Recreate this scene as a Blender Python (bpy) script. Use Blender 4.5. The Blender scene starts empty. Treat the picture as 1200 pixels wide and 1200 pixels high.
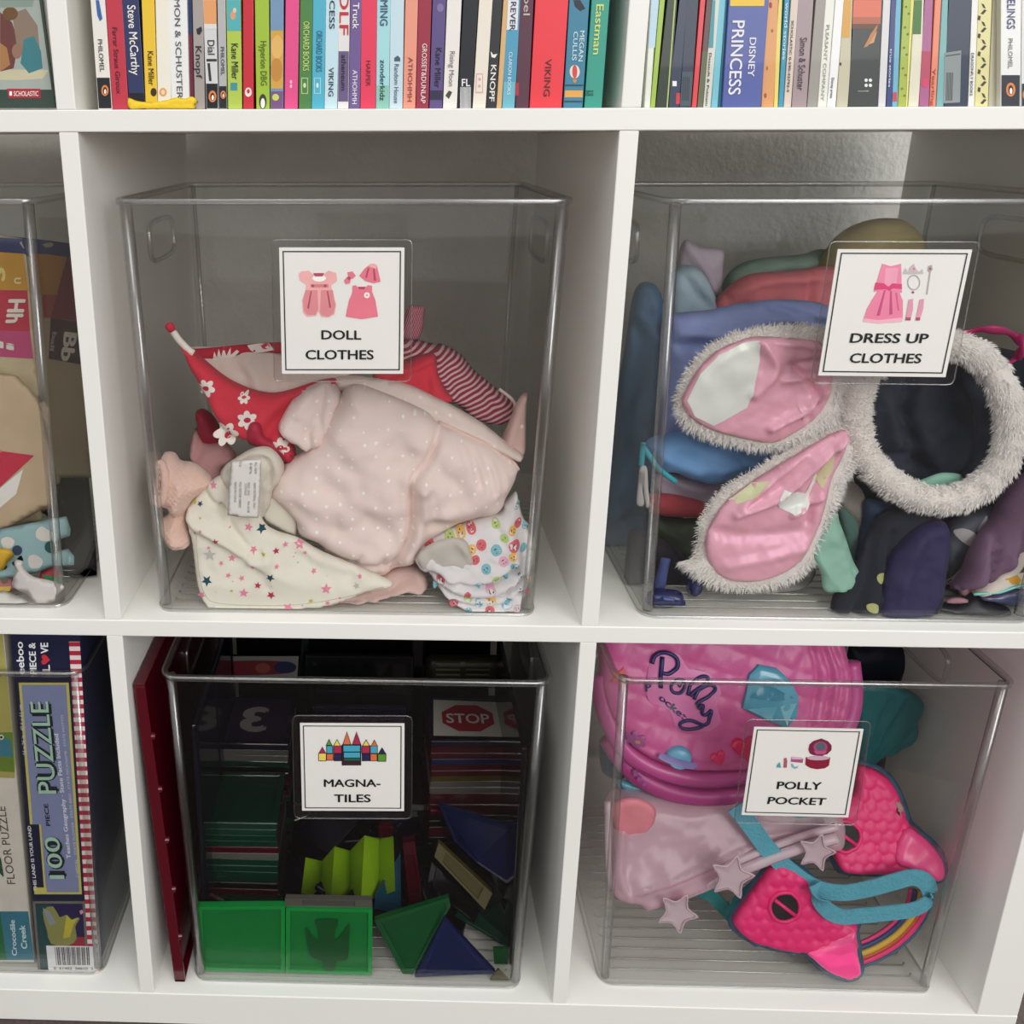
import bpy, bmesh, math, random
import numpy as np
from mathutils import Vector, Matrix, noise
from mathutils.geometry import delaunay_2d_cdt

# ------------------------------------------------------------------ camera, light, exposure
SC = bpy.context.scene
COL = SC.collection
F_PX, CAMP = 1037.2271, np.array([207.971, -576.7021, -17.0813])     # millimetres
YAW, PITCH, ROLL, DX, DY = .0313, -.2865, .0027, -178.0263, -133.3547

def _rot(a, b, c):
    ca, sa, cb, sb, cc, sc = math.cos(a), math.sin(a), math.cos(b), math.sin(b), math.cos(c), math.sin(c)
    return (np.array([[ca, -sa, 0], [sa, ca, 0], [0, 0, 1]]) @ np.array([[1, 0, 0], [0, cb, -sb], [0, sb, cb]])
            @ np.array([[cc, 0, sc], [0, 1, 0], [-sc, 0, cc]]))
RM = _rot(YAW, PITCH, ROLL)
cd = bpy.data.cameras.new('camera'); cam = bpy.data.objects.new('camera', cd); COL.objects.link(cam)
M = Matrix(((RM[0, 0], RM[0, 2], -RM[0, 1], CAMP[0] / 1000), (RM[1, 0], RM[1, 2], -RM[1, 1], CAMP[1] / 1000),
            (RM[2, 0], RM[2, 2], -RM[2, 1], CAMP[2] / 1000), (0, 0, 0, 1)))
cam.matrix_world = M
cd.sensor_width = 36; cd.lens = F_PX * 36 / 1200; cd.shift_x = -DX / 1200; cd.shift_y = DY / 1200
cd.clip_start = .01; cd.clip_end = 50
SC.camera = cam
SC.view_settings.view_transform = 'Standard'; SC.view_settings.look = 'None'
SC.view_settings.gamma = 1; SC.view_settings.use_curve_mapping = False
SC.view_settings.exposure = 0.1
SC.cycles.transparent_max_bounces = 40
SC.cycles.max_bounces = 10
SC.cycles.use_denoising = True

w = bpy.data.worlds.new('room_light'); SC.world = w; w.use_nodes = True
wn = w.node_tree; bg = wn.nodes['Background']
tc = wn.nodes.new('ShaderNodeTexCoord'); sx = wn.nodes.new('ShaderNodeSeparateXYZ'); cr = wn.nodes.new('ShaderNodeValToRGB')
mr = wn.nodes.new('ShaderNodeMapRange'); mr.inputs[1].default_value = -1; mr.inputs[2].default_value = 1
wn.links.new(tc.outputs['Generated'], sx.inputs[0]); wn.links.new(sx.outputs[2], mr.inputs[0]); wn.links.new(mr.outputs[0], cr.inputs[0])
cr.color_ramp.elements[0].color = (.42, .40, .38, 1); cr.color_ramp.elements[1].color = (.95, .96, 1, 1)
wn.links.new(cr.outputs[0], bg.inputs[0]); bg.inputs[1].default_value = .95

def area(name, loc, target, sx_, sy_, power, color):
    l = bpy.data.lights.new(name, 'AREA'); l.shape = 'RECTANGLE'; l.size = sx_; l.size_y = sy_; l.energy = power; l.color = color
    o = bpy.data.objects.new(name, l); COL.objects.link(o); o.location = loc
    o.rotation_euler = (Vector(target) - Vector(loc)).to_track_quat('-Z', 'Y').to_euler()
    return o
area('window_light', (1.5, -2.3, .9), (.25, 0, -.35), 1.3, 1.5, 34, (1, .985, .96))
area('ceiling_light', (-.3, -1.5, 1.9), (.25, 0, -.35), 1.0, 1.0, 10, (1, .97, .92))

area('side_window_light', (1.35, .22, -.05), (.72, .335, -.12), .5, .9, 7, (.93, .97, 1))
# ------------------------------------------------------------------ geometry helpers
def ray(px, py):
    return RM @ np.array([(px - 600 - DX) / F_PX, 1, -(py - 600 - DY) / F_PX])
def W(px, py, Y):
    "world point (mm) at depth Y (mm behind the shelf front) seen at photo position"
    d = ray(px, py); return CAMP + d * (Y - CAMP[1]) / d[1]
def WZ(px, py, Z):
    d = ray(px, py); return CAMP + d * (Z - CAMP[2]) / d[2]

ORG = {}
def tag(o, label=None, cat=None, group=None, kind=None):
    if label: o['label'] = label
    if cat: o['category'] = cat
    if group: o['group'] = group
    if kind: o['kind'] = kind
    return o
def empty(name, loc, label, cat, group=None):
    o = bpy.data.objects.new(name, None); COL.objects.link(o); o.empty_display_size = .02
    o.location = Vector(loc) / 1000; ORG[o.name] = np.array(loc, float)
    return tag(o, label, cat, group)
class MB:
    def __init__(s): s.v = []; s.f = []; s.m = []; s.uv = {}
    def add(s, vs, fs, mi=0):
        n = len(s.v); s.v += [tuple(map(float, v)) for v in vs]
        for f in fs: s.f.append([i + n for i in f]); s.m.append(mi)
    def box(s, a, b, mi=0):
        x0, y0, z0 = a; x1, y1, z1 = b
        s.add([(x0, y0, z0), (x1, y0, z0), (x1, y1, z0), (x0, y1, z0), (x0, y0, z1), (x1, y0, z1), (x1, y1, z1), (x0, y1, z1)],
              [(0, 3, 2, 1), (4, 5, 6, 7), (0, 1, 5, 4), (1, 2, 6, 5), (2, 3, 7, 6), (3, 0, 4, 7)], mi)
    def prism(s, loop, off, mi=0):
        "closed loop of points extruded by off"
        n = len(loop); lo = [tuple(p) for p in loop]; hi = [tuple(np.array(p) + off) for p in loop]
        s.add(lo + hi, [tuple(range(n))[::-1], tuple(range(n, 2 * n))] + [(i, (i + 1) % n, n + (i + 1) % n, n + i) for i in range(n)], mi)
    def tube(s, pts, r, seg=8, closed=False, mi=0, flat=1.0, caps=True):
        P = [np.array(p, float) for p in pts]; n = len(P); rings = []
        R_ = r if hasattr(r, '__len__') else [r] * n
        up = None
        for i in range(n):
            a = P[(i - 1) % n] if (closed or i > 0) else P[i]; b = P[(i + 1) % n] if (closed or i < n - 1) else P[i]
            t = b - a; t = t / (np.linalg.norm(t) + 1e-9)
            if up is None:
                up = np.array([0, -1., 0]) if abs(t[1]) < .9 else np.array([0, 0, 1.])
            u = up - t * (up @ t); u /= np.linalg.norm(u) + 1e-9; up = u; v = np.cross(t, u)
            rings.append([P[i] + R_[i] * (math.cos(2 * math.pi * k / seg) * u * flat + math.sin(2 * math.pi * k / seg) * v) for k in range(seg)])
        vs = [q for rr in rings for q in rr]; fs = []
        for i in range(n if closed else n - 1):
            j = (i + 1) % n
            for k in range(seg): fs.append((i * seg + k, i * seg + (k + 1) % seg, j * seg + (k + 1) % seg, j * seg + k))
        if not closed and caps: fs += [tuple(range(seg))[::-1], tuple((n - 1) * seg + k for k in range(seg))]
        s.add(vs, fs, mi)
    def loft(s, rings, mi=0, close_first=False, close_last=False):
        n = len(rings[0]); vs = [q for r in rings for q in r]; fs = []
        for i in range(len(rings) - 1):
            for k in range(n): fs.append((i * n + k, i * n + (k + 1) % n, (i + 1) * n + (k + 1) % n, (i + 1) * n + k))
        if close_first: fs.append(tuple(range(n))[::-1])
        if close_last: fs.append(tuple((len(rings) - 1) * n + k for k in range(n)))
        s.add(vs, fs, mi)

def obj(name, mb, mats, parent=None, smooth=False, bevel=0, uv=None, recalc=True, **props):
    V = np.array(mb.v, float).reshape(-1, 3)
    if parent is not None: org = ORG[parent.name]
    else:
        lo, hi = V.min(0), V.max(0); org = np.array([(lo[0] + hi[0]) / 2, (lo[1] + hi[1]) / 2, lo[2]])
    me = bpy.data.meshes.new(name); me.from_pydata([tuple(q) for q in (V - org) / 1000], [], mb.f)
    mats = mats if isinstance(mats, (list, tuple)) else [mats]
    for m in mats: me.materials.append(m)
    me.polygons.foreach_set('material_index', mb.m)
    if uv is not None:
        ul = me.uv_layers.new(name='UVMap'); li = np.empty(len(me.loops), int); me.loops.foreach_get('vertex_index', li)
        ul.data.foreach_set('uv', (np.array(uv)[li] * .01).astype(float).ravel())
    if recalc or bevel:
        bm = bmesh.new(); bm.from_mesh(me)
        if recalc: bmesh.ops.recalc_face_normals(bm, faces=bm.faces)
        if bevel:
            ed = [e for e in bm.edges if len(e.link_faces) == 2 and e.calc_face_angle(0) > .5]
            bmesh.ops.bevel(bm, geom=ed, offset=bevel / 1000, segments=2, affect='EDGES', profile=.5, clamp_overlap=True)
        bm.to_mesh(me); bm.free()
    if smooth: me.polygons.foreach_set('use_smooth', [True] * len(me.polygons))
    if smooth == 'auto':
        me.set_sharp_from_angle(angle=math.radians(38))
    o = bpy.data.objects.new(name, me); COL.objects.link(o)
    if parent is not None: o.parent = parent
    else: o.location = Vector(org) / 1000
    ORG[o.name] = org
    for k, v in props.items():
        if v: o[{'cat': 'category'}.get(k, k)] = v
    return o

# ------------------------------------------------------------------ materials
def lin(c):
    if isinstance(c, str): c = tuple(int(c[i:i + 2], 16) for i in (0, 2, 4))
    return tuple(((x / 255) / 12.92 if x / 255 <= .04045 else ((x / 255 + .055) / 1.055) ** 2.4) for x in c) + (1,)
MC = {}
def mat(c, rough=.6, var=.06, scale=60, bump=0, bscale=900, sheen=0, metal=0, trans=0, coat=0, pattern=None):
    key = (str(c), rough, var, scale, bump, bscale, sheen, metal, trans, coat, str(pattern))
    if key in MC: return MC[key]
    m = bpy.data.materials.new('surface'); m.use_nodes = True; nt = m.node_tree; N = nt.nodes; L = nt.links
    b = N['Principled BSDF']; b.inputs['Roughness'].default_value = rough; b.inputs['Metallic'].default_value = metal
    b.inputs['Coat Weight'].default_value = coat
    if sheen: b.inputs['Sheen Weight'].default_value = sheen
    t = N.new('ShaderNodeTexCoord'); nz = N.new('ShaderNodeTexNoise'); nz.inputs['Scale'].default_value = scale; nz.inputs['Detail'].default_value = 4
    L.new(t.outputs['Object'], nz.inputs['Vector'])
    mx = N.new('ShaderNodeMix'); mx.data_type = 'RGBA'; col = lin(c)
    mx.inputs[6].default_value = tuple(x * (1 - var * 2) for x in col[:3]) + (1,); mx.inputs[7].default_value = tuple(min(1, x * (1 + var * 2)) for x in col[:3]) + (1,)
    L.new(nz.outputs['Fac'], mx.inputs[0]); out = mx.outputs[2]
    if pattern:
        kind, c2 = pattern[0], lin(pattern[1])
        if kind == 'dots':
            vo = N.new('ShaderNodeTexVoronoi'); vo.inputs['Scale'].default_value = pattern[2]; vo.inputs['Randomness'].default_value = .25
            L.new(t.outputs['UV'], vo.inputs['Vector'])
            ma = N.new('ShaderNodeMath'); ma.operation = 'LESS_THAN'; ma.inputs[1].default_value = pattern[3]; L.new(vo.outputs['Distance'], ma.inputs[0]); fac = ma.outputs[0]
        elif kind == 'stripe':
            mp = N.new('ShaderNodeMapping'); mp.inputs['Rotation'].default_value = (0, 0, pattern[3]); L.new(t.outputs['UV'], mp.inputs['Vector'])
            wv = N.new('ShaderNodeTexWave'); wv.inputs['Scale'].default_value = pattern[2]; wv.inputs['Distortion'].default_value = 1.2; wv.inputs['Detail Scale'].default_value = .6
            L.new(mp.outputs[0], wv.inputs['Vector'])
            ma = N.new('ShaderNodeMath'); ma.operation = 'GREATER_THAN'; ma.inputs[1].default_value = pattern[4]; L.new(wv.outputs['Fac'], ma.inputs[0]); fac = ma.outputs[0]
        elif kind == 'patch':
            n2 = N.new('ShaderNodeTexNoise'); n2.inputs['Scale'].default_value = pattern[2]; n2.inputs['Detail'].default_value = 2; L.new(t.outputs['Object'], n2.inputs['Vector'])
            ma = N.new('ShaderNodeMath'); ma.operation = 'GREATER_THAN'; ma.inputs[1].default_value = pattern[3]; L.new(n2.outputs['Fac'], ma.inputs[0]); fac = ma.outputs[0]
        m2 = N.new('ShaderNodeMix'); m2.data_type = 'RGBA'; L.new(fac, m2.inputs[0]); L.new(out, m2.inputs[6]); m2.inputs[7].default_value = c2; out = m2.outputs[2]
    L.new(out, b.inputs['Base Color'])
    if bump:
        n3 = N.new('ShaderNodeTexNoise'); n3.inputs['Scale'].default_value = bscale; n3.inputs['Detail'].default_value = 3; L.new(t.outputs['Object'], n3.inputs['Vector'])
        bp = N.new('ShaderNodeBump'); bp.inputs['Strength'].default_value = bump; bp.inputs['Distance'].default_value = .001
        L.new(n3.outputs['Fac'], bp.inputs['Height']); L.new(bp.outputs[0], b.inputs['Normal'])
    if trans:
        tr = N.new('ShaderNodeBsdfTransparent'); L.new(out, tr.inputs[0]); ms = N.new('ShaderNodeMixShader'); ms.inputs[0].default_value = trans
        L.new(b.outputs[0], ms.inputs[1]); L.new(tr.outputs[0], ms.inputs[2]); L.new(ms.outputs[0], N['Material Output'].inputs[0])
    MC[key] = m; return m
def cloth(c, pattern=None, **k):
    a = dict(rough=.9, var=.05, scale=40, bump=.25, bscale=1400, sheen=.04); a.update(k)
    return mat(c, pattern=pattern, **a)
def acrylic(name, tint, gloss_boost=1.0, rough=.03, base=0.0):
    m = bpy.data.materials.new(name); m.use_nodes = True; nt = m.node_tree; N = nt.nodes; L = nt.links
    N.remove(N['Principled BSDF']); tr = N.new('ShaderNodeBsdfTransparent'); gl = N.new('ShaderNodeBsdfGlossy'); gl.inputs['Roughness'].default_value = rough
    t = N.new('ShaderNodeTexCoord'); nz = N.new('ShaderNodeTexNoise'); nz.inputs['Scale'].default_value = 25; L.new(t.outputs['Object'], nz.inputs['Vector'])
    mx = N.new('ShaderNodeMix'); mx.data_type = 'RGBA'; mx.inputs[6].default_value = tuple(x * .985 for x in tint) + (1,); mx.inputs[7].default_value = tuple(tint) + (1,)
    L.new(nz.outputs['Fac'], mx.inputs[0]); L.new(mx.outputs[2], tr.inputs[0])
    fr = N.new('ShaderNodeFresnel'); fr.inputs[0].default_value = 1.45
    geo = N.new('ShaderNodeNewGeometry')          # thin sheet: same fresnel seen from either side
    mi = N.new('ShaderNodeMix'); mi.data_type = 'FLOAT'; mi.inputs[2].default_value = 1.45; mi.inputs[3].default_value = 1 / 1.45
    L.new(geo.outputs['Backfacing'], mi.inputs[0]); 
    fr.inputs[0].default_value = 1.45; L.new(mi.outputs[0], fr.inputs[0])
    ma = N.new('ShaderNodeMath'); ma.operation = 'MULTIPLY_ADD'; ma.inputs[1].default_value = gloss_boost; ma.inputs[2].default_value = base; ma.use_clamp = True
    L.new(fr.outputs[0], ma.inputs[0])
    ms = N.new('ShaderNodeMixShader'); L.new(ma.outputs[0], ms.inputs[0]); L.new(tr.outputs[0], ms.inputs[1]); L.new(gl.outputs[0], ms.inputs[2])
    L.new(ms.outputs[0], N['Material Output'].inputs[0]); return m
ACR = acrylic('clear_acrylic', (.955, .955, .95), .9)
ACR_RIM = acrylic('acrylic_edge', (.93, .93, .92), 1.3, .22, .17)
LAM = acrylic('laminate_film', (.975, .975, .97), 1.0, .1, .02)
WHITE = mat('f1f0e9', .42, .012, 8, .03, 300)
BLACK = mat('141418', .5, .03)
CARD = mat('fbf9f3', .45, .01, 20)
INK = mat('0c0c10', .5, 0)

# ------------------------------------------------------------------ shapes from outlines
def smooth_poly(pts, n=4):
    P = [np.array(p, float) for p in pts]; N_ = len(P); out = []
    for i in range(N_):
        a, b, c, d = P[i - 1], P[i], P[(i + 1) % N_], P[(i + 2) % N_]
        for k in range(n):
            t = k / n
            out.append(.5 * ((2 * b) + (c - a) * t + (2 * a - 5 * b + 4 * c - d) * t * t + (3 * b - a - 3 * c + d) * t ** 3))
    return out
def smooth_line(pts, n=6):
    P = [np.array(p, float) for p in pts]; out = []
    for i in range(len(P) - 1):
        a = P[i - 1] if i else 2 * P[0] - P[1]; b, c = P[i], P[i + 1]; d = P[i + 2] if i + 2 < len(P) else 2 * P[-1] - P[-2]
        for k in range(n):
            t = k / n
            out.append(.5 * ((2 * b) + (c - a) * t + (2 * a - 5 * b + 4 * c - d) * t * t + (3 * b - a - 3 * c + d) * t ** 3))
    out.append(P[-1]); return out
def seg_dist(Q, poly, closed=True):
    "distance of points Q (n,2) to polyline"
    P = np.array(poly, float); A = P; B = np.roll(P, -1, 0)
    if not closed: A = P[:-1]; B = P[1:]
    best = np.full(len(Q), 1e9)
    for a, b in zip(A, B):
        ab = b - a; t = np.clip(((Q - a) @ ab) / (ab @ ab + 1e-9), 0, 1)
        d = np.hypot(*(Q - a - t[:, None] * ab).T); best = np.minimum(best, d)
    return best
def inside(Q, poly):
    P = np.array(poly, float); c = np.zeros(len(Q), bool); j = len(P) - 1
    for i in range(len(P)):
        xi, yi = P[i]; xj, yj = P[j]
        if yi != yj:
            k = ((yi > Q[:, 1]) != (yj > Q[:, 1])) & (Q[:, 0] < (xj - xi) * (Q[:, 1] - yi) / (yj - yi) + xi); c ^= k
        j = i
    return c
class Host:
    "surface sampler for prints laid on a soft thing"
    pass
def blob(name, pts, Y, h, mats, parent=None, back=3, step=4, edge=16, folds=(), nz=(2.2, .035), sm=True, ymin=15.8, zmin=-357.5, xmin=None, zmax=1e9,
         seed=0, relief=None, smooth=True, **props):
    """a soft solid: outline pts in photo position on the sloping sheet Y (mm, number or (top,bottom)),
    puffed h mm towards the front, closed with a flatter back"""
    out = smooth_poly(pts, 4) if sm else [np.array(p, float) for p in pts]
    O = np.array(out); x0, y0 = O.min(0); x1, y1 = O.max(0)
    # resample long edges
    OO = []
    for i in range(len(O)):
        a, b = O[i], O[(i + 1) % len(O)]; n = max(1, int(np.linalg.norm(b - a) / (step * 1.5)))
        for k in range(n): OO.append(a + (b - a) * k / n)
    O = np.array(OO)
    gx = np.arange(x0, x1, step); gy = np.arange(y0, y1, step * .87)
    G = np.array([(x + (step / 2 if j % 2 else 0), y) for j, y in enumerate(gy) for x in gx])
    G = G[inside(G, O)]; G = G[seg_dist(G, O) > step * .45] if len(G) else G
    allp = np.vstack([O, G]) if len(G) else O
    nb = len(O)
    res = delaunay_2d_cdt([Vector(q) for q in allp], [(i, (i + 1) % nb) for i in range(nb)], [], 1, .001)
    V2 = np.array([tuple(v) for v in res[0]]); T = [tuple(f) for f in res[2]]
    bset = set(); 
    if isinstance(Y, (int, float)): Yf = lambda Q: np.full(len(Q), float(Y))
    elif callable(Y): Yf = Y
    else: Yf = lambda Q: Y[0] + (Y[1] - Y[0]) * np.clip((Q[:, 1] - y0) / (y1 - y0), 0, 1)
    def H(Q):
        Q = np.atleast_2d(np.array(Q, float)); d = seg_dist(Q, O); t = np.clip(d / edge, 0, 1); f = np.sqrt(np.clip(1 - (1 - t) ** 2, 0, 1))
        hh = np.full(len(Q), float(h))
        if nz[0]:
            hh += nz[0] * np.array([noise.noise((q[0] * nz[1] + seed * 7.3, q[1] * nz[1], seed)) + .5 * noise.noise((q[0] * nz[1] * 2.7, q[1] * nz[1] * 2.7 + seed, 3.)) for q in Q])
        for pl, amp, wd in folds:
            dd = seg_dist(Q, smooth_line(pl, 5), False); hh += amp * np.exp(-(dd / wd) ** 2)
        if relief: hh += relief(Q)
        return hh * f
    def pos(Q, extra=0.):
        Q = np.atleast_2d(np.array(Q, float)); hh = H(Q); Y0 = Yf(Q)
        R_ = []
        for q, y_, a, ex in zip(Q, Y0, hh, np.broadcast_to(extra, len(Q))):
            p = W(q[0], q[1], y_); p[1] = max(p[1] - a, ymin) - ex; p[2] = min(max(p[2], zmin), zmax); p[0] = max(p[0], xmin or -1e9); R_.append(p)
        return R_
    front = pos(V2); d = seg_dist(V2, O); hb = np.sqrt(np.clip(1 - (1 - np.clip(d / edge, 0, 1)) ** 2, 0, 1)); Y0 = Yf(V2)
    isb = d < 1e-3
    mb = MB(); n = len(V2); backv = []; idx = {}
    vs = [tuple(q) for q in front]
    for i, q in enumerate(V2):
        if isb[i]: idx[i] = i
        else:
            p = W(q[0], q[1], Y0[i]); p[1] += back * hb[i]; p[1] = max(p[1], front[i][1] + .6); p[2] = min(max(p[2], zmin), zmax); p[0] = max(p[0], xmin or -1e9); idx[i] = len(vs); vs.append(tuple(p))
    mb.add(vs, [f for f in T] + [tuple(idx[i] for i in f[::-1]) for f in T])
    base = W(x0, y0, 50)
    uv = [(v[0], v[2]) for v in vs]
    o = obj(name, mb, mats, parent, smooth=smooth, uv=uv, **props)
    hst = Host(); hst.pos = pos; hst.o = o; hst.O = O; hst.name = name
    return o, hst
def decals(name, host, items, parent, off=.35, mats=None, step=5, **props):
    "flat print that follows the host: items = [(polygon px, material)]"
    mb = MB(); ml = []
    for poly, m in items:
        P = [np.array(p, float) for p in poly]; PP = []
        for i in range(len(P)):
            a, b = P[i], P[(i + 1) % len(P)]; n = max(1, int(np.linalg.norm(b - a) / step))
            for k in range(n): PP.append(a + (b - a) * k / n)
        A = np.array(PP); x0, y0 = A.min(0); x1, y1 = A.max(0); nb = len(A)
        if max(x1 - x0, y1 - y0) > step * 2:
            G = np.array([(x, y) for x in np.arange(x0, x1, step) for y in np.arange(y0, y1, step)])
            G = G[inside(G, A)]
            if len(G): G = G[seg_dist(G, A) > step * .4]
            if len(G): A = np.vstack([A, G])
        try: r = delaunay_2d_cdt([Vector(q) for q in A], [(i, (i + 1) % nb) for i in range(nb)], [], 1, .001)
        except Exception: continue
        V2 = np.array([tuple(v) for v in r[0]])
        if m not in ml: ml.append(m)
        mb.add(host.pos(V2, off), r[2], ml.index(m))
    return obj(name, mb, ml, parent, recalc=False, smooth=True, **props)
def flat(name, polys, Y, parent, off=.0, **props):
    "flat print on an upright face at depth Y"
    mb = MB(); ml = []
    for i, (poly, m) in enumerate(polys):
        if m not in ml: ml.append(m)
        mb.add([W(p[0], p[1], Y - off - .004 * i) for p in poly], [tuple(range(len(poly)))[::-1]], ml.index(m))
    return obj(name, mb, ml, parent, recalc=False, **props)
FC = {}
def glyphs(s, bold, shear):
    k = (s, bold, shear)
    if k in FC: return FC[k]
    cu = bpy.data.curves.new('t', 'FONT'); cu.body = s; cu.size = 1; cu.resolution_u = 3; cu.shear = shear
    o = bpy.data.objects.new('t', cu); COL.objects.link(o); bpy.context.view_layer.update()
    me = bpy.data.meshes.new_from_object(o.evaluated_get(bpy.context.evaluated_depsgraph_get()))
    V = np.array([tuple(v.co) for v in me.vertices]); Fs = [tuple(p.vertices) for p in me.polygons]
    bpy.data.objects.remove(o); bpy.data.meshes.remove(me); bpy.data.curves.remove(cu)
    if bold > 0:
        n0 = len(V); sh = [(0, 0), (-bold, 0), (bold, 0), (0, bold * .7), (0, -bold * .7)]
        V = np.vstack([V * np.array([1, 1, 0]) + np.array([a, b_, .012 * q]) for q, (a, b_) in enumerate(sh)]); Fs = [tuple(i + n0 * q for i in f) for q in range(len(sh)) for f in Fs]
    FC[k] = (V, Fs); return FC[k]
CAPH = .729
def text(s, p0, p1, p2, Y, m, parent, bold=0., off=.15, host=None, name='lettering', shear=0, **props):
    "p0 baseline start, p1 baseline end, p2 cap height above start, all in photo position"
    V, Fs = glyphs(s, bold, shear)
    if not len(V): return
    p0, p1, p2 = (np.array(p, float) for p in (p0, p1, p2))
    xa, xb = V[:, 0].min(), V[:, 0].max(); u = (V[:, 0] - xa) / (xb - xa); v = V[:, 1] / CAPH
    Q = p0 + u[:, None] * (p1 - p0) + v[:, None] * (p2 - p0)
    mb = MB(); mb.add(host.pos(Q, off + V[:, 2]) if host else [W(q[0], q[1], Y - off - z_) for q, z_ in zip(Q, V[:, 2])], Fs)
    return obj(name, mb, m, parent, recalc=False, **props)
def circle(cx, cy, rx, ry=None, n=16, rot=0):
    ry = ry or rx; c, s = math.cos(rot), math.sin(rot)
    return [(cx + rx * math.cos(a) * c - ry * math.sin(a) * s, cy + rx * math.cos(a) * s + ry * math.sin(a) * c) for a in [2 * math.pi * k / n for k in range(n)]]
def star(cx, cy, r, rot=0, inner=.45):
    return [(cx + (r if k % 2 == 0 else r * inner) * math.sin(rot + math.pi * k / 5), cy - (r if k % 2 == 0 else r * inner) * math.cos(rot + math.pi * k / 5)) for k in range(10)]
def heart(cx, cy, r, rot=0):
    o = []
    for k in range(20):
        t = 2 * math.pi * k / 20; x = 16 * math.sin(t) ** 3 / 16; y = -(13 * math.cos(t) - 5 * math.cos(2 * t) - 2 * math.cos(3 * t) - math.cos(4 * t)) / 16
        o.append((cx + r * (x * math.cos(rot) - y * math.sin(rot)), cy + r * (x * math.sin(rot) + y * math.cos(rot))))
    return o
def flower(cx, cy, r, n=6, inner=.62, rot=0):
    return [(cx + r * (inner + (1 - inner) * abs(math.cos(n * a / 2))) * math.cos(a + rot), cy + r * (inner + (1 - inner) * abs(math.cos(n * a / 2))) * math.sin(a + rot)) for a in [2 * math.pi * k / (n * 6) for k in range(n * 6)]]
def band_poly(pts, wpx):
    P = [np.array(p, float) for p in pts]; L_, R_ = [], []
    for i in range(len(P)):
        t = P[min(i + 1, len(P) - 1)] - P[max(i - 1, 0)]; t /= np.linalg.norm(t) + 1e-9; nrm = np.array([-t[1], t[0]])
        ww = wpx[i] if hasattr(wpx, '__len__') else wpx
        L_.append(P[i] + nrm * ww / 2); R_.append(P[i] - nrm * ww / 2)
    return L_ + R_[::-1]
def ribbon(name, pts, width, mats, parent=None, thick=1.2, up=(0, 0, 1), **props):
    "flat strap: pts = world mm centre line, width along up"
    P = [np.array(p, float) for p in pts]; ups = up if isinstance(up, list) else [up] * len(P); mb = MB(); rings = []
    for i in range(len(P)):
        t = P[min(i + 1, len(P) - 1)] - P[max(i - 1, 0)]; t /= np.linalg.norm(t) + 1e-9
        u = np.array(ups[i], float); u -= t * (u @ t); u /= np.linalg.norm(u) + 1e-9; nn = np.cross(t, u)
        ww = width[i] if hasattr(width, '__len__') else width
        rings.append([P[i] + u * ww / 2 + nn * thick / 2, P[i] - u * ww / 2 + nn * thick / 2, P[i] - u * ww / 2 - nn * thick / 2, P[i] + u * ww / 2 - nn * thick / 2])
    mb.loft(rings, close_first=True, close_last=True)
    return obj(name, mb, mats, parent, smooth='auto', **props)

# ------------------------------------------------------------------ setting
ZS = [0, -359.6, -719.1]; TH = 13.4; TV = 12.2; DEP = 312
PLASTER = mat('dedbd5', .9, .05, 30, 1.0, 140)
mb = MB(); mb.box((-900, 342, -752.7), (1500, 362, 900)); obj('wall_back', mb, PLASTER, kind='structure')
mb = MB(); mb.box((-5000, -6000, -760), (6000, 362, -752.9)); obj('floor', mb, mat('4a3e3a', .85, .3, 300, 1.0, 500), kind='structure')

unit = empty('shelving_unit', (175, 150, -752.7), 'white cube shelving unit holding books and clear bins', 'shelf')
def board(name, a, b):
    mb = MB(); mb.box(a, b); return obj(name, mb, WHITE, unit, bevel=.7)
XD = [-351.0, 0, 351.0]
board('bottom_board', (-384, 0, -752.7), (735.5, DEP, -719.1))
board('side_panel', (702.3, .3, -719.1), (735.5, DEP, 380)); board('side_panel', (-384, .3, -719.1), (-351 + TV, DEP, 380))
board('shelf_board', (-351 + TV, 0, -TH), (702.3, DEP, 0)); board('shelf_board', (-351 + TV, 0, ZS[1] - TH), (702.3, DEP, ZS[1]))
for x in (0, 351.0):
    for a, b in ((ZS[2], ZS[1] - TH), (ZS[1], -TH), (0, 380)):
        board('divider', (x, .4, a), (x + TV, DEP, b))
board('top_board', (-384, 0, 380), (735.5, DEP, 413))

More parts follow.
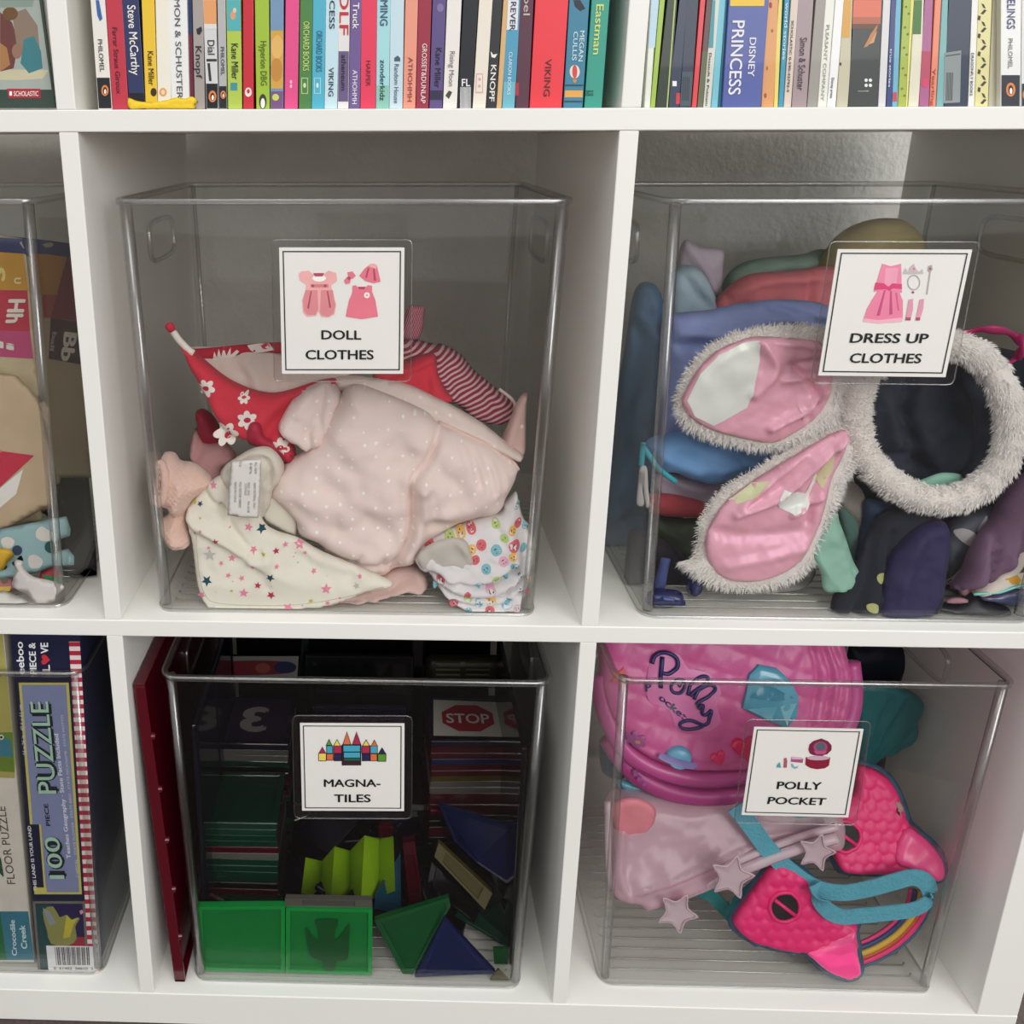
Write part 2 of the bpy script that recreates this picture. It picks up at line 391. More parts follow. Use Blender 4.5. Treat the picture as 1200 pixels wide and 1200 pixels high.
# ------------------------------------------------------------------ clear bins
def rrect(x0, x1, y0, y1, r, z, n=5):
    o = []
    for cx, cy, a0 in ((x1 - r, y1 - r, 0), (x0 + r, y1 - r, 90), (x0 + r, y0 + r, 180), (x1 - r, y0 + r, 270)):
        for k in range(n + 1):
            a = math.radians(a0 + 90 * k / n); o.append((cx + r * math.cos(a), cy + r * math.sin(a), z))
    return o
def make_bin(xc, yf, zf, label, group='clear storage bins'):
    HT = 304.6; D = 223; t = 2.2
    root = empty('storage_bin', (xc, yf + D / 2, zf), label, 'bin', group)
    def sec(z, ins, r=12):
        k = (z - zf) / HT; hw = 142 + 8 * k - ins; yb = yf + D - 8 + 8 * k - ins
        return rrect(xc - hw, xc + hw, yf + ins, yb, max(r - ins, 1.5), z)
    mb = MB()
    outer = [sec(zf + .2, 5, 12), sec(zf + .9, 2), sec(zf + 4, 0), sec(zf + 5, 0), sec(zf + 6, 0), sec(zf + HT * .5, 0), sec(zf + HT - 6, 0), sec(zf + HT - 3, 0)]
    inner = [sec(zf + HT - 3, t), sec(zf + HT - 6, t), sec(zf + HT * .5, t), sec(zf + 8, t), sec(zf + 6.5, t), sec(zf + 5, t), sec(zf + 2.2, t + 3, 12)]
    mb.loft(outer + inner, close_first=True, close_last=True)
    obj('bin_body', mb, ACR, root, smooth='auto')
    mb = MB(); zt = zf + HT
    mb.loft([sec(zt - 4.5, .1), sec(zt - 4, -1.8), sec(zt - 1, -2), sec(zt, -1), sec(zt, 1.6), sec(zt - 1, t + .4), sec(zt - 4.5, t + .1), sec(zt - 4.5, .1)])
    obj('bin_rim', mb, ACR_RIM, root, smooth=True)
    mb = MB(); mb.loft([sec(zf + .3, -.3), sec(zf + 2.6, -.5), sec(zf + 2.8, .1), sec(zf + .3, .2), sec(zf + .3, -.3)])
    obj('bottom_edge', mb, ACR_RIM, root, smooth=True)
    for sx_ in (-1, 1):
        for yb_ in (0, 1):
            mb = MB(); pts = []
            for z in (zf + 4, zf + HT * .5, zf + HT - 3):
                k = (z - zf) / HT; hw = 142 + 8 * k; y0 = yf if not yb_ else yf + D - 8 + 8 * k
                pts.append((xc + sx_ * (hw - 6.2), y0 + (6.2 if not yb_ else -6.2), z))
            mb.tube(pts, 1.8 if yb_ else 3.8, 10); obj('corner_highlight', mb, ACR_RIM, root, smooth=True)  # glossy tubes added so the bin corners show bright lines
    for sgn in (-1, 1):        # moulded hand holds
        mb = MB(); ring = []
        for k in range(32):
            a = 2 * math.pi * k / 32; ca, sa = math.cos(a), math.sin(a)
            y = yf + 112 + 38 * math.copysign(abs(ca) ** .45, ca); z = zt - 38 + 15 * math.copysign(abs(sa) ** .45, sa)
            kk = (z - zf) / HT; ring.append((xc + sgn * (142 + 8 * kk - 1.1), y, z))
        mb.tube(ring, 1.9, 6, closed=True); obj('hand_hold', mb, ACR_RIM, root, smooth=True)
    mb = MB()
    for k in range(19):
        y = yf + 14 + k * 10.6; x0 = xc - 128; x1 = xc + 128
        mb.tube([(x0 - 3, y + 3, zf + 2.4), (x0, y, zf + 2.6), (x1, y, zf + 2.6), (x1 + 3, y + 3, zf + 2.4)], .75, 5)
    obj('base_ribs', mb, ACR_RIM, root, smooth=True)
    return root
make_bin(177.9, 12.5, -359.6, 'clear acrylic bin with doll clothes in the centre cubby')
make_bin(539.3, 12.5, -359.6, 'clear acrylic bin with dress-up clothes in the right middle cubby')
make_bin(-176.5, 15.5, -359.6, 'clear acrylic bin with alphabet cards cut off at the left edge')
make_bin(185.0, 12.6, -719.1, 'clear acrylic bin with dark translucent tiles in the bottom centre cubby')
make_bin(536.2, 18.5, -719.1, 'clear acrylic bin with pink toys in the bottom right cubby')
make_bin(-178.5, 15.6, -719.1, 'clear acrylic bin with puzzle boxes at the bottom left')

# ------------------------------------------------------------------ bin cards
def line_rect(q, wpx):
    q = [np.array(p, float) for p in q]; c = sum(q) / 4; inn = [p + (c - p) * wpx for p in q]
    return [([q[i], q[(i + 1) % 4], inn[(i + 1) % 4], inn[i]], INK) for i in range(4)]
def bin_card(quad, Y, lines, art, label, pad=(9, 9)):
    q = [np.array(p, float) for p in quad]; c = sum(q) / 4
    base = W(c[0], max(p[1] for p in q), Y)
    root = empty('bin_card', (base[0], Y, base[2]), label, 'card', 'picture cards on the bins')
    mb = MB(); mb.prism([W(*p, Y) for p in q], np.array([0, .5, 0])); obj('card', mb, CARD, root)
    e = [p + (p - c) / np.abs(p - c) * np.array(pad) for p in q]; o = []
    for i in range(4):
        a, b, d = e[i - 1], e[i], e[(i + 1) % 4]; ua = (a - b) / np.linalg.norm(a - b); ud = (d - b) / np.linalg.norm(d - b)
        o += [b + ua * 6, b + (ua + ud) * 1.6, b + ud * 6]
    mb = MB(); mb.prism([W(*p, Y - .25) for p in o], np.array([0, 1.0, 0])); obj('laminate', mb, LAM, root, bevel=.2)
    mb = MB(); loop = [W(*p, Y + .2) for p in o]; mb.tube(loop, .45, 5, closed=True); obj('laminate_edge', mb, ACR_RIM, root, smooth=True)
    inn = [p + (c - p) * .055 for p in q]
    flat('border_line', line_rect(inn, .02), Y - .3, root)
    for s, p0, p1, p2 in lines: text(s, p0, p1, p2, Y - .3, INK, root, bold=.022)
    if art: flat('illustration', art, Y - .3, root)
    return root
PK, PKD, PKL = mat('e8788a', .6), mat('b04c62', .6), mat('f0b0ac', .6)
art1 = [([(353, 318), (362, 317), (366, 321), (380, 321), (385, 317), (394, 320), (395, 329), (388, 334), (390, 345), (394, 357), (392, 368), (385, 372), (376, 371), (373, 364), (370, 370), (360, 371), (355, 366), (354, 352), (358, 340), (359, 334), (351, 328), (350, 321)], PKL),
        ([(358, 340), (390, 340), (393, 357), (391, 367), (385, 371), (377, 370), (373, 362), (370, 369), (360, 369), (356, 364), (355, 352)], mat('e08c90', .6)),
        ([(372, 338), (376, 338), (375, 364), (373, 364)], PKL), ([(364, 333), (385, 333), (385, 337), (364, 337)], mat('dc8086', .6)),
        (circle(374, 326, 8, 4), CARD), ([(367, 320), (380, 320), (378, 324), (369, 324)], PKD),
        (circle(366.5, 335, 1.7), PKD), (circle(381, 335, 1.7), PKD),
        ([(364, 341), (365.5, 341), (362, 362), (360, 361)], PKD), ([(383, 341), (384.5, 341), (388, 360), (386, 361)], PKD),
        ([(403, 329), (407, 324), (411, 327), (410, 332), (405, 333)], PK), ([(407, 319), (413, 318), (417, 323), (413, 327), (408, 325)], PK), (circle(409, 326, 2), PKD),
        ([(421, 323), (428, 314), (435, 309), (442, 312), (446, 330), (438, 332), (428, 329)], PK), ([(432, 312), (433, 309.5), (438, 308.5), (442, 311), (441, 315)], PKL),
        ([(431, 314), (433, 314), (430, 326), (428, 325)], PKD), ([(437, 315), (439, 315), (441, 329), (438, 329)], PKD),
        ([(413, 335), (417, 334), (420, 338), (428, 338), (431, 334), (436, 335), (436, 342), (440, 352), (443, 371), (424, 374), (405, 371), (409, 352), (413, 343)], PK),
        ([(419, 336), (429, 336), (427, 339), (421, 339)], PKD), (circle(430, 346, 3.4), CARD), (circle(430, 346, 1.7), PKL)]
bin_card([(327, 290), (474, 290), (472.5, 438), (330.5, 438)], 9.5, [('DOLL', (376.5, 397.5), (423.5, 397.8), (376.5, 386.5)), ('CLOTHES', (358, 421), (438, 421), (358, 409.7))], art1,
         'white card reading doll clothes on the centre middle bin')
GR = mat('b4aaac', .5)
art2 = [([(1034, 309), (1044, 312), (1056, 309), (1057, 343), (1052, 341), (1050, 325), (1043, 338), (1034, 340), (1024, 342)], mat('ee8aa8', .6)),
        ([(1038, 314), (1053, 314), (1050, 335), (1036, 335)], mat('f2a4ba', .6)),
        ([(1031, 338), (1052, 338), (1058, 352), (1058, 374), (1048, 378), (1030, 378), (1012, 374), (1016, 362), (1024, 348)], mat('ee86a4', .6)),
        ([(1012, 373), (1030, 375), (1058, 372), (1057, 377), (1030, 379), (1012, 377)], mat('f4b4c4', .6)),
        ([(1026, 331), (1036, 332), (1041, 336), (1046, 332), (1057, 333), (1057, 339), (1046, 338), (1043, 341), (1037, 339), (1024, 340)], mat('dc4478', .6)),
        ([(1036, 340), (1038, 340), (1031, 370), (1027, 370)], mat('c85080', .6)), ([(1043, 341), (1045, 341), (1046, 368), (1042, 369)], mat('c85080', .6)), ([(1049, 343), (1051, 343), (1054, 364), (1052, 364)], mat('d8608c', .6)),
        ([(1058, 321), (1061, 314), (1064, 319), (1067, 313), (1071, 309), (1073, 314), (1077, 319), (1081, 315), (1082, 321)], mat('c8bcc0', .4)), (circle(1071, 315, 1.6), PK),
        ([(1088, 312), (1092, 310), (1093, 316), (1090, 319), (1087, 317)], GR), ([(1089.5, 318), (1091, 318), (1087, 345), (1085.5, 345)], GR), (circle(1090, 315, 1.4), PKD),
        ([(1065, 351), (1070, 350), (1070, 362), (1067, 375), (1061, 375)], mat('e29ab0', .6)), ([(1078, 351), (1083, 350), (1082, 362), (1078, 375), (1073, 375)], mat('e29ab0', .6)),
        ([(1061.5, 372), (1067.5, 372), (1067, 375.5), (1061, 375.5)], PKD), ([(1073.5, 372), (1078.5, 372), (1078, 375.5), (1073, 375.5)], PKD), (circle(1070, 342.5, 1.5), PKD)]
ring = [(1071 + 7.5 * math.cos(a) * 1.0, 331 + 9 * math.sin(a)) for a in [2 * math.pi * k / 20 for k in range(21)]]
art2 += [([ring[i], ring[i + 1], (1071 + (ring[i + 1][0] - 1071) * .87, 331 + (ring[i + 1][1] - 331) * .87), (1071 + (ring[i][0] - 1071) * .87, 331 + (ring[i][1] - 331) * .87)], GR) for i in range(20)]
bin_card([(982, 292), (1139.5, 292.5), (1108, 442), (959, 440)], 9.5, [('DRESS UP', (995.5, 401.5), (1087, 402), (998, 390)), ('CLOTHES', (995, 425), (1079, 425.5), (997.5, 413.5))], art2,
         'white card reading dress up clothes on the right middle bin')
def px4(x, y): return (340 + x / 8, 840 + y / 8)
cR, cT, cN, cY, cO, cG = mat('b03050', .4), mat('48a8c0', .4), mat('2c2850', .4), mat('ecd860', .4), mat('e07048', .4), mat('5c9830', .4)
art4 = []
def blk(x0, y0, x1, y1, m): art4.append(([px4(x0 - 6, y0 - 6), px4(x1 + 6, y0 - 6), px4(x1 + 6, y1 + 6), px4(x0 - 6, y1 + 6)], INK)); art4.append(([px4(x0, y0), px4(x1, y0), px4(x1, y1), px4(x0, y1)], m))
def tri(x0, x1, yt, yb, m): art4.append(([px4(x0 - 8, yb + 4), px4((x0 + x1) / 2, yt - 12), px4(x1 + 8, yb + 4)], INK)); art4.append(([px4(x0, yb), px4((x0 + x1) / 2, yt), px4(x1, yb)], m))
for a in ((270, 345, 335, 410, cY), (345, 350, 400, 405, cO), (415, 350, 480, 410, cN), (345, 275, 395, 340, cT), (410, 275, 480, 340, cR), (490, 265, 660, 450, mat('401c2c', .5)), (500, 270, 655, 325, cT), (505, 335, 655, 385, cT), (505, 388, 655, 412, mat('1c6048', .5)),
          (675, 275, 745, 340, cR), (755, 275, 815, 340, cT), (678, 350, 745, 410, cN), (755, 350, 812, 410, cO), (825, 350, 895, 415, cG)): blk(*a)
for a in ((275, 330, 292, 340, cR), (342, 388, 218, 265, cG), (412, 468, 220, 270, cY), (500, 565, 148, 258, cO), (588, 658, 148, 258, cR), (685, 740, 222, 270, cY), (765, 815, 225, 272, cO), (830, 895, 298, 348, cN)): tri(*a)
bin_card([(351.5, 847.5), (474, 848), (473.5, 950.5), (354, 950)], 9.6, [('MAGNA-', (379.5, 922), (446, 922), (379.5, 913)), ('TILES', (391.5, 940), (434.5, 940), (391.5, 930.7))], art4,
         'white card with a coloured block castle picture on the tile bin')
def px5(x, y): return (860 + x / 7.5, 845 + y / 7.5)
art5 = [([px5(*p) for p in [(655, 250), (665, 205), (700, 175), (770, 153), (830, 178), (860, 215), (858, 255), (820, 292), (760, 305), (700, 300), (668, 285)]], mat('7c2440', .4)),
        ([px5(*p) for p in circle(762, 230, 62, 50)], mat('a05070', .4)), ([px5(*p) for p in circle(762, 225, 42, 38)], mat('586070', .4)), ([px5(*p) for p in [(700, 262), (820, 262), (800, 290), (725, 292)]], mat('c05080', .5)),
        ([px5(*p) for p in [(730, 300), (785, 300), (785, 330), (730, 330)]], mat('7c2440', .4)),
        ([px5(*p) for p in [(632, 318), (848, 318), (836, 392), (800, 415), (730, 424), (670, 412), (628, 385)]], mat('8c2038', .35)), ([px5(*p) for p in circle(742, 325, 100, 20)], mat('c8a8b8', .4)),
        ([px5(*p) for p in [(505, 320), (610, 330), (605, 368), (500, 358)]], mat('a85078', .5)), ([px5(*p) for p in [(510, 312), (605, 320), (600, 338), (508, 335)]], mat('d8b4c4', .5)),
        ([px5(*p) for p in [(502, 375), (520, 376), (530, 402), (560, 400), (570, 380), (560, 412), (535, 420), (510, 408)]], mat('78b4bc', .5)),
        ([px5(*p) for p in [(440, 328), (462, 322), (470, 350), (465, 410), (435, 410), (440, 370)]], mat('b05c68', .5)), ([px5(*p) for p in [(380, 385), (405, 360), (415, 410), (375, 408)]], mat('58a0a8', .5))]
bin_card([(884, 852), (1012, 854.5), (994, 958), (869, 955)], 12.5, [('POLLY', (910, 924.5), (962, 925.5), (911.5, 915.5)), ('POCKET', (899, 942), (967, 943.5), (901, 933.5))], art5,
         'white card with a red heart compact picture on the pink toy bin')

# ------------------------------------------------------------------ books
ORD_ = mat('e8823c', .5, .02)
def penguin(x, y, r):
    return [(circle(x, y, r, r * 1.5), ORD_), (circle(x, y + .4, r * .55, r * 1.05, 10), mat('20242c', .5)), (circle(x + r * .05, y + r * .3, r * .3, r * .7, 8), CARD)]
def book(xb0, xb1, xt0, xt1, c, bands, texts, label, group, Y=6, H=215, prints=(), yb=127.5, D=150):
    b0, b1, t0, t1 = W(xb0, yb, Y), W(xb1, yb, Y), W(xt0, 0, Y), W(xt1, 0, Y)
    def at(b, t, z): k = (z - b[2]) / (t[2] - b[2]); return b[0] + (t[0] - b[0]) * k
    z0 = .2; z1 = H
    X = [at(b0, t0, z0), at(b1, t1, z0), at(b1, t1, z1), at(b0, t0, z1)]
    # keep the spine's width constant up to its top
    w0 = X[1] - X[0]; X[2] = X[3] + max(w0, (at(b1, t1, b0[2] + 60) - at(b0, t0, b0[2] + 60)))
    root = empty('book', ((X[0] + X[1]) / 2, Y + D / 2, 0), label, 'book', group)
    m = mat(c, .42, .02, 30, coat=.15); t = 1.6 if w0 > 7 else .9; Z = [z0, z0, z1, z1]
    spine = [(X[i], Y, Z[i]) for i in range(4)]
    mb = MB(); mb.prism(spine, np.array([0, t, 0]))
    for s in (0, 1):
        a, b = (0, 3) if s == 0 else (1, 2); k = t if s == 0 else -t
        mb.prism([(X[a], Y + t * .5, Z[a]), (X[b], Y + t * .5, Z[b]), (X[b] + k, Y + t * .5, Z[b]), (X[a] + k, Y + t * .5, Z[a])], np.array([0, D, 0]))
    obj('cover', mb, m, root, bevel=.3)
    mb = MB(); q = t * .8; mb.prism([(X[0] + q, Y + t, z0 + 2.5), (X[1] - q, Y + t, z0 + 2.5), (X[2] - q, Y + t, z1 - 3), (X[3] + q, Y + t, z1 - 3)], np.array([0, D - 5, 0]))
    obj('page_block', mb, mat('ece6d6', .8, .05, 400), root)
    def xi(f, y): k = (yb - y) / yb; a = xb0 + (xt0 - xb0) * k; b = xb1 + (xt1 - xb1) * k; return a + (b - a) * f
    pol = []
    for y0, y1, cc in bands: pol.append(([(xi(.04, y0), y0), (xi(.96, y0), y0), (xi(.96, y1), y1), (xi(.04, y1), y1)], mat(cc, .42, .02)))
    for p, cc in prints:
        for k_ in [0]: pol.append((p, mat(cc, .45, .03) if isinstance(cc, str) else cc))
    if pol: flat('spine_print', pol, Y - .12, root)
    for s, y0, y1, cc, f0, f1 in texts:
        text(s, (xi(f0, y0), y0), (xi(f0, y1), y1), (xi(f1, y0), y0), Y - .2, mat(cc, .5, .01), root, bold=.012)
    return root
G1, G2 = 'books on the centre top shelf', 'books on the right top shelf'
B1 = [
 (115.3,131.5,106,123.3,'eeeae0',[(91,127,'1c2026')],[('PHILOMEL',46,84,'3c3c40',.3,.62)],'white book spine with black foot and small orange oval, first book from the left', dict(prints=[([(112,0),(116,0),(120,22),(117,25),(114,18)],'3868a8')]+penguin(123,106,4.3))),
 (132,150.8,123.7,142,'c43648',[],[('Farrar Straus Giroux',32,110,'5c1420',.3,.62)],'crimson book spine with dark lettering beside the first white book',{}),
 (152,170.3,142.2,165.3,'2a3460',[(109,119,'16181e')],[('Steve McCarthy',6,88,'f0ece4',.28,.72)],'navy book spine with bold white author name',dict(yb=127.5)),
 (170.8,184.8,165.8,181.6,'f0c834',[],[('Kane Miller',60,100,'3a2c18',.32,.78)],'yellow book spine left of the cream one',dict(prints=[(circle(180,108,3.6,5),'3a2c18')])),
 (185.2,200.8,182,197,'f2eddc',[],[],'cream book spine with small orange medallion at its foot',dict(prints=[(circle(191,108,4.4,5),'e8a468'),(circle(191,108,2.2,3),'f2d8b0')])),
 (201.2,222,197.4,218,'f0f0ec',[],[('SIMON & SCHUSTER',-12,116,'606068',.32,.66)],'wide white spine with spaced grey capitals',{}),
 (222.4,228,218.4,225,'7c2440',[(0,40,'28406c')],[],'thin maroon and blue spine beside the wide white one',dict(Y=9)),
 (228.3,240,225.4,238.5,'a8a09a',[],[('Knopf',54,92,'2c2c34',.2,.78)],'taupe spine with dark lettering in the centre cubby',dict(prints=[([(230,34),(236,31),(237,36),(234,41),(231,40)],'28282c')])),
 (242,256,237.7,254,'d8d8d8',[(0,28,'eaa468'),(28,34,'e4e2dc'),(98,127,'16181c')],[('Dial',47,64,'303034',.25,.8)],'grey spine with peach top and black foot with orange oval',dict(prints=[([(242,69),(254,69),(254,72),(242,72)],'303034'),([(243,74),(246,74),(248,95),(245,95)],'303034')]+penguin(249,113,4.6))),
 (257,266,254.6,264.6,'b8b8b6',[(101,127,'1c2024')],[('PHILOMEL',55,88,'44484c',.3,.75)],'narrow grey spine with black foot right of the peach topped one',dict(prints=penguin(261.5,111,3.2))),
 (267.3,283.6,265,282.6,'b4cc50',[(0,36,'58b4b8')],[('Kane Miller',51,93,'20281c',.3,.78)],'lime spine with teal top and small bird',dict(prints=[(circle(273,18,3,5),'e8a070'),(circle(275,12,2,3),'f0c8a0'),([(270,97),(278,97),(278,106),(270,106)],'4894a0')])),
 (285,297,284.6,296.6,'cc2838',[],[],'plain red spine with a white badge at its foot',dict(prints=[(circle(291,108,4,5.5),'f4e8e4'),(circle(291,107,1.8,2.6),'cc2838')])),
 (300.4,316,298.6,316,'a4c438',[],[('Hyperion DBG',48,100,'587020',.35,.8)],'yellow-green spine with a small penguin figure at its foot',dict(prints=[(circle(308,119,4.4,9),'383838'),(circle(308,121,2.6,6),'f0ece0')])),
 (317,332,316.6,333,'7898b8',[(36,104,'d8a848'),(107,127,'7c5484')],[],'spine with painted blue sky over orange hills and purple foot',dict(prints=[(circle(325,55,7,14),'e8b868'),(circle(324,82,7,14),'c88c40'),(circle(323,114,4,4),'c8d860')])),
 (333.3,348.8,334.6,350.3,'e8508c',[],[],'plain hot pink spine in the centre cubby',dict(prints=[(circle(341,96,1.4,2.2),'f4c0d0'),(circle(341,101,1.4,2.2),'f4c0d0')])),
 (350.2,364.6,351.6,366.3,'4c8444',[],[('ORCHARD BOOKS',25,83,'c8dc80',.3,.8)],'leaf green spine with pale lettering',dict(prints=[([(353,91),(361,91),(361,110),(353,110)],'b8d08c'),([(354,92),(360,92),(360,109),(354,109)],'4c8444'),(circle(357,100,1.6,3),'d8e8b0')])),
 (365.2,379.8,366.8,381.6,'50b4cc',[],[('ORCHARD BOOKS',36,84,'24708c',.3,.8)],'turquoise spine with blue lettering',dict(prints=[([(368,91),(376,91),(376,110),(368,110)],'a4dce4'),([(369,92),(375,92),(375,109),(369,109)],'50b4cc'),(circle(372,100,1.4,3),'d8f0f0')])),
 (380.2,395,382,396.4,'c8e4ec',[],[('PRINCESS',-34,34,'28384c',.3,.75),('VIKING',79,113,'28384c',.3,.72)],'pale blue spine with dark capitals, next to the turquoise one',{}),
 (395.6,408.3,396.8,410.3,'e8e4e0',[(60,119,'6c5c84')],[('OLF',-12,41,'c83038',.1,.92),('atheneum',64,106,'1c1c2c',.3,.75)],'white spine with large red letters and purple lower band',{}),
 (408.8,421.6,410.6,423.3,'705c94',[],[('Truck',3,34,'f0ece8',.25,.85),('ATHOHMH',82,122,'e8e0f0',.3,.75)],'dusty purple spine with a white word',{}),
 (422.2,440,423.6,441.6,'e83c5c',[],[('HARPER',71,101,'7c1c30',.35,.65)],'rose red wide spine with small dark lettering',{}),
 (440.5,455.6,442,457.3,'a8dce0',[(100,127,'8cc8b4')],[('MING',0,30,'3c5478',.25,.85),('zonderkidz',70,118,'20344c',.3,.7)],'aqua spine with thin blue capitals',{}),
 (456.2,471.6,457.6,474,'c8e0e8',[],[('Random House',75,121,'586c80',.35,.7)],'palest blue spine with a tiny house mark',dict(prints=[([(462,68),(466,65),(469,68),(469,72),(462,72)],'4c5c70')])),
 (472.2,486.6,475,490,'ec9c84',[],[('ATHOHMH',67,119,'984438',.35,.72)],'salmon spine with brown lettering',{}),
 (487.2,502,490.3,506.6,'9c2840',[],[('GROSSET&DUNLAP',51,121,'ecd8d8',.38,.75)],'maroon spine with white capitals',{}),
 (503,518,507,523.8,'5c4c84',[(106,117,'2c2848')],[('Kane Miller',56,103,'181828',.35,.8)],'violet spine with near-black lettering',dict(prints=[(circle(516,9,4,5),'8074a4')])),
 (519,535.3,524,541.6,'ece8e0',[],[('Rising Moon',60,101,'8c8888',.35,.7)],'ivory spine with a small dark sprig at its foot',dict(prints=[([(522,112),(526,106),(530,108),(526,116)],'404838')])),
 (536,552.8,543,561,'0e121e',[],[],'black spine with a white price bar code at its foot',dict(prints=[([(539.5+k*1.15,102),(540.1+k*1.15,102),(539.9+k*1.15,127),(539.3+k*1.15,127)],'e8e8e8') for k in range(11)])),
 (553.7,569,561.6,576.3,'ece4d4',[],[],'cream spine with a faint pink stamp',dict(prints=[([(558,86),(566,86),(566,109),(557,109)],'dca8a8'),([(559,87.5),(565,87.5),(565,107.5),(558,107.5)],'ece4d4'),(circle(562,93,1.8),'dca8a8'),(circle(561.6,101,1.8),'dca8a8')])),
 (569.8,581,577,589.5,'20242a',[],[('KNOPF',76,119,'f0ece4',.25,.8)],'black spine with bold white lettering',dict(prints=[([(575,60),(578,64),(583,63),(580,68),(576,67)],'f0ece4')])),
 (581.6,587.6,590,594.5,'d8b078',[],[],'thin tan spine beside the black lettered one',{}),
 (588.2,603,595,608.3,'4c9cbc',[(0,35,'e8e8ec'),(96,127,'6cb8c8')],[('REVER',2,36,'303858',.3,.8),('CLARION BOOKS',61,111,'d4ecf4',.35,.65)],'blue spine with white upper label',{}),
 (603.8,619.3,609,626.6,'54283c',[],[('pel',-4,18,'c4b4b0',.3,.75)],'dark plum spine with a tiny red mark',dict(prints=[([(604,97),(608,97),(608,112),(604,112)],'b42838')])),
 (620.5,658,627.5,665,'ec3440',[],[('VIKING',69,113,'5c1418',.42,.62)],'thickest spine, bright red, with dark lettering',{}),
 (660,682.6,667.3,691.6,'34809c',[(99,101,'184458'),(106,114,'e8a848'),(118,120,'184458')],[('MEGAN',36,72,'cce4e8',.62,.85),('CULLIS',37,71,'cce4e8',.3,.53)],'ocean blue spine with a red hot-air balloon drawing',dict(prints=[(circle(673.5,84,6,8),'e8e0d0'),(circle(673.5,84,3,8),'d84848'),([(671,93),(676,93),(675,97),(672,97)],'c89048'),([(672,0),(680,0),(686,10),(680,13),(674,8)],'1c2438')])),
 (684.6,705,693.5,714.3,'2c9c88',[],[('Eastman',5,64,'d8e078',.28,.72),('8-18',106,112,'103c34',.0,.5)],'sea green spine, last book at the right of the centre cubby',{}),
]
for b in B1: book(*b[:8], G1, **b[8])
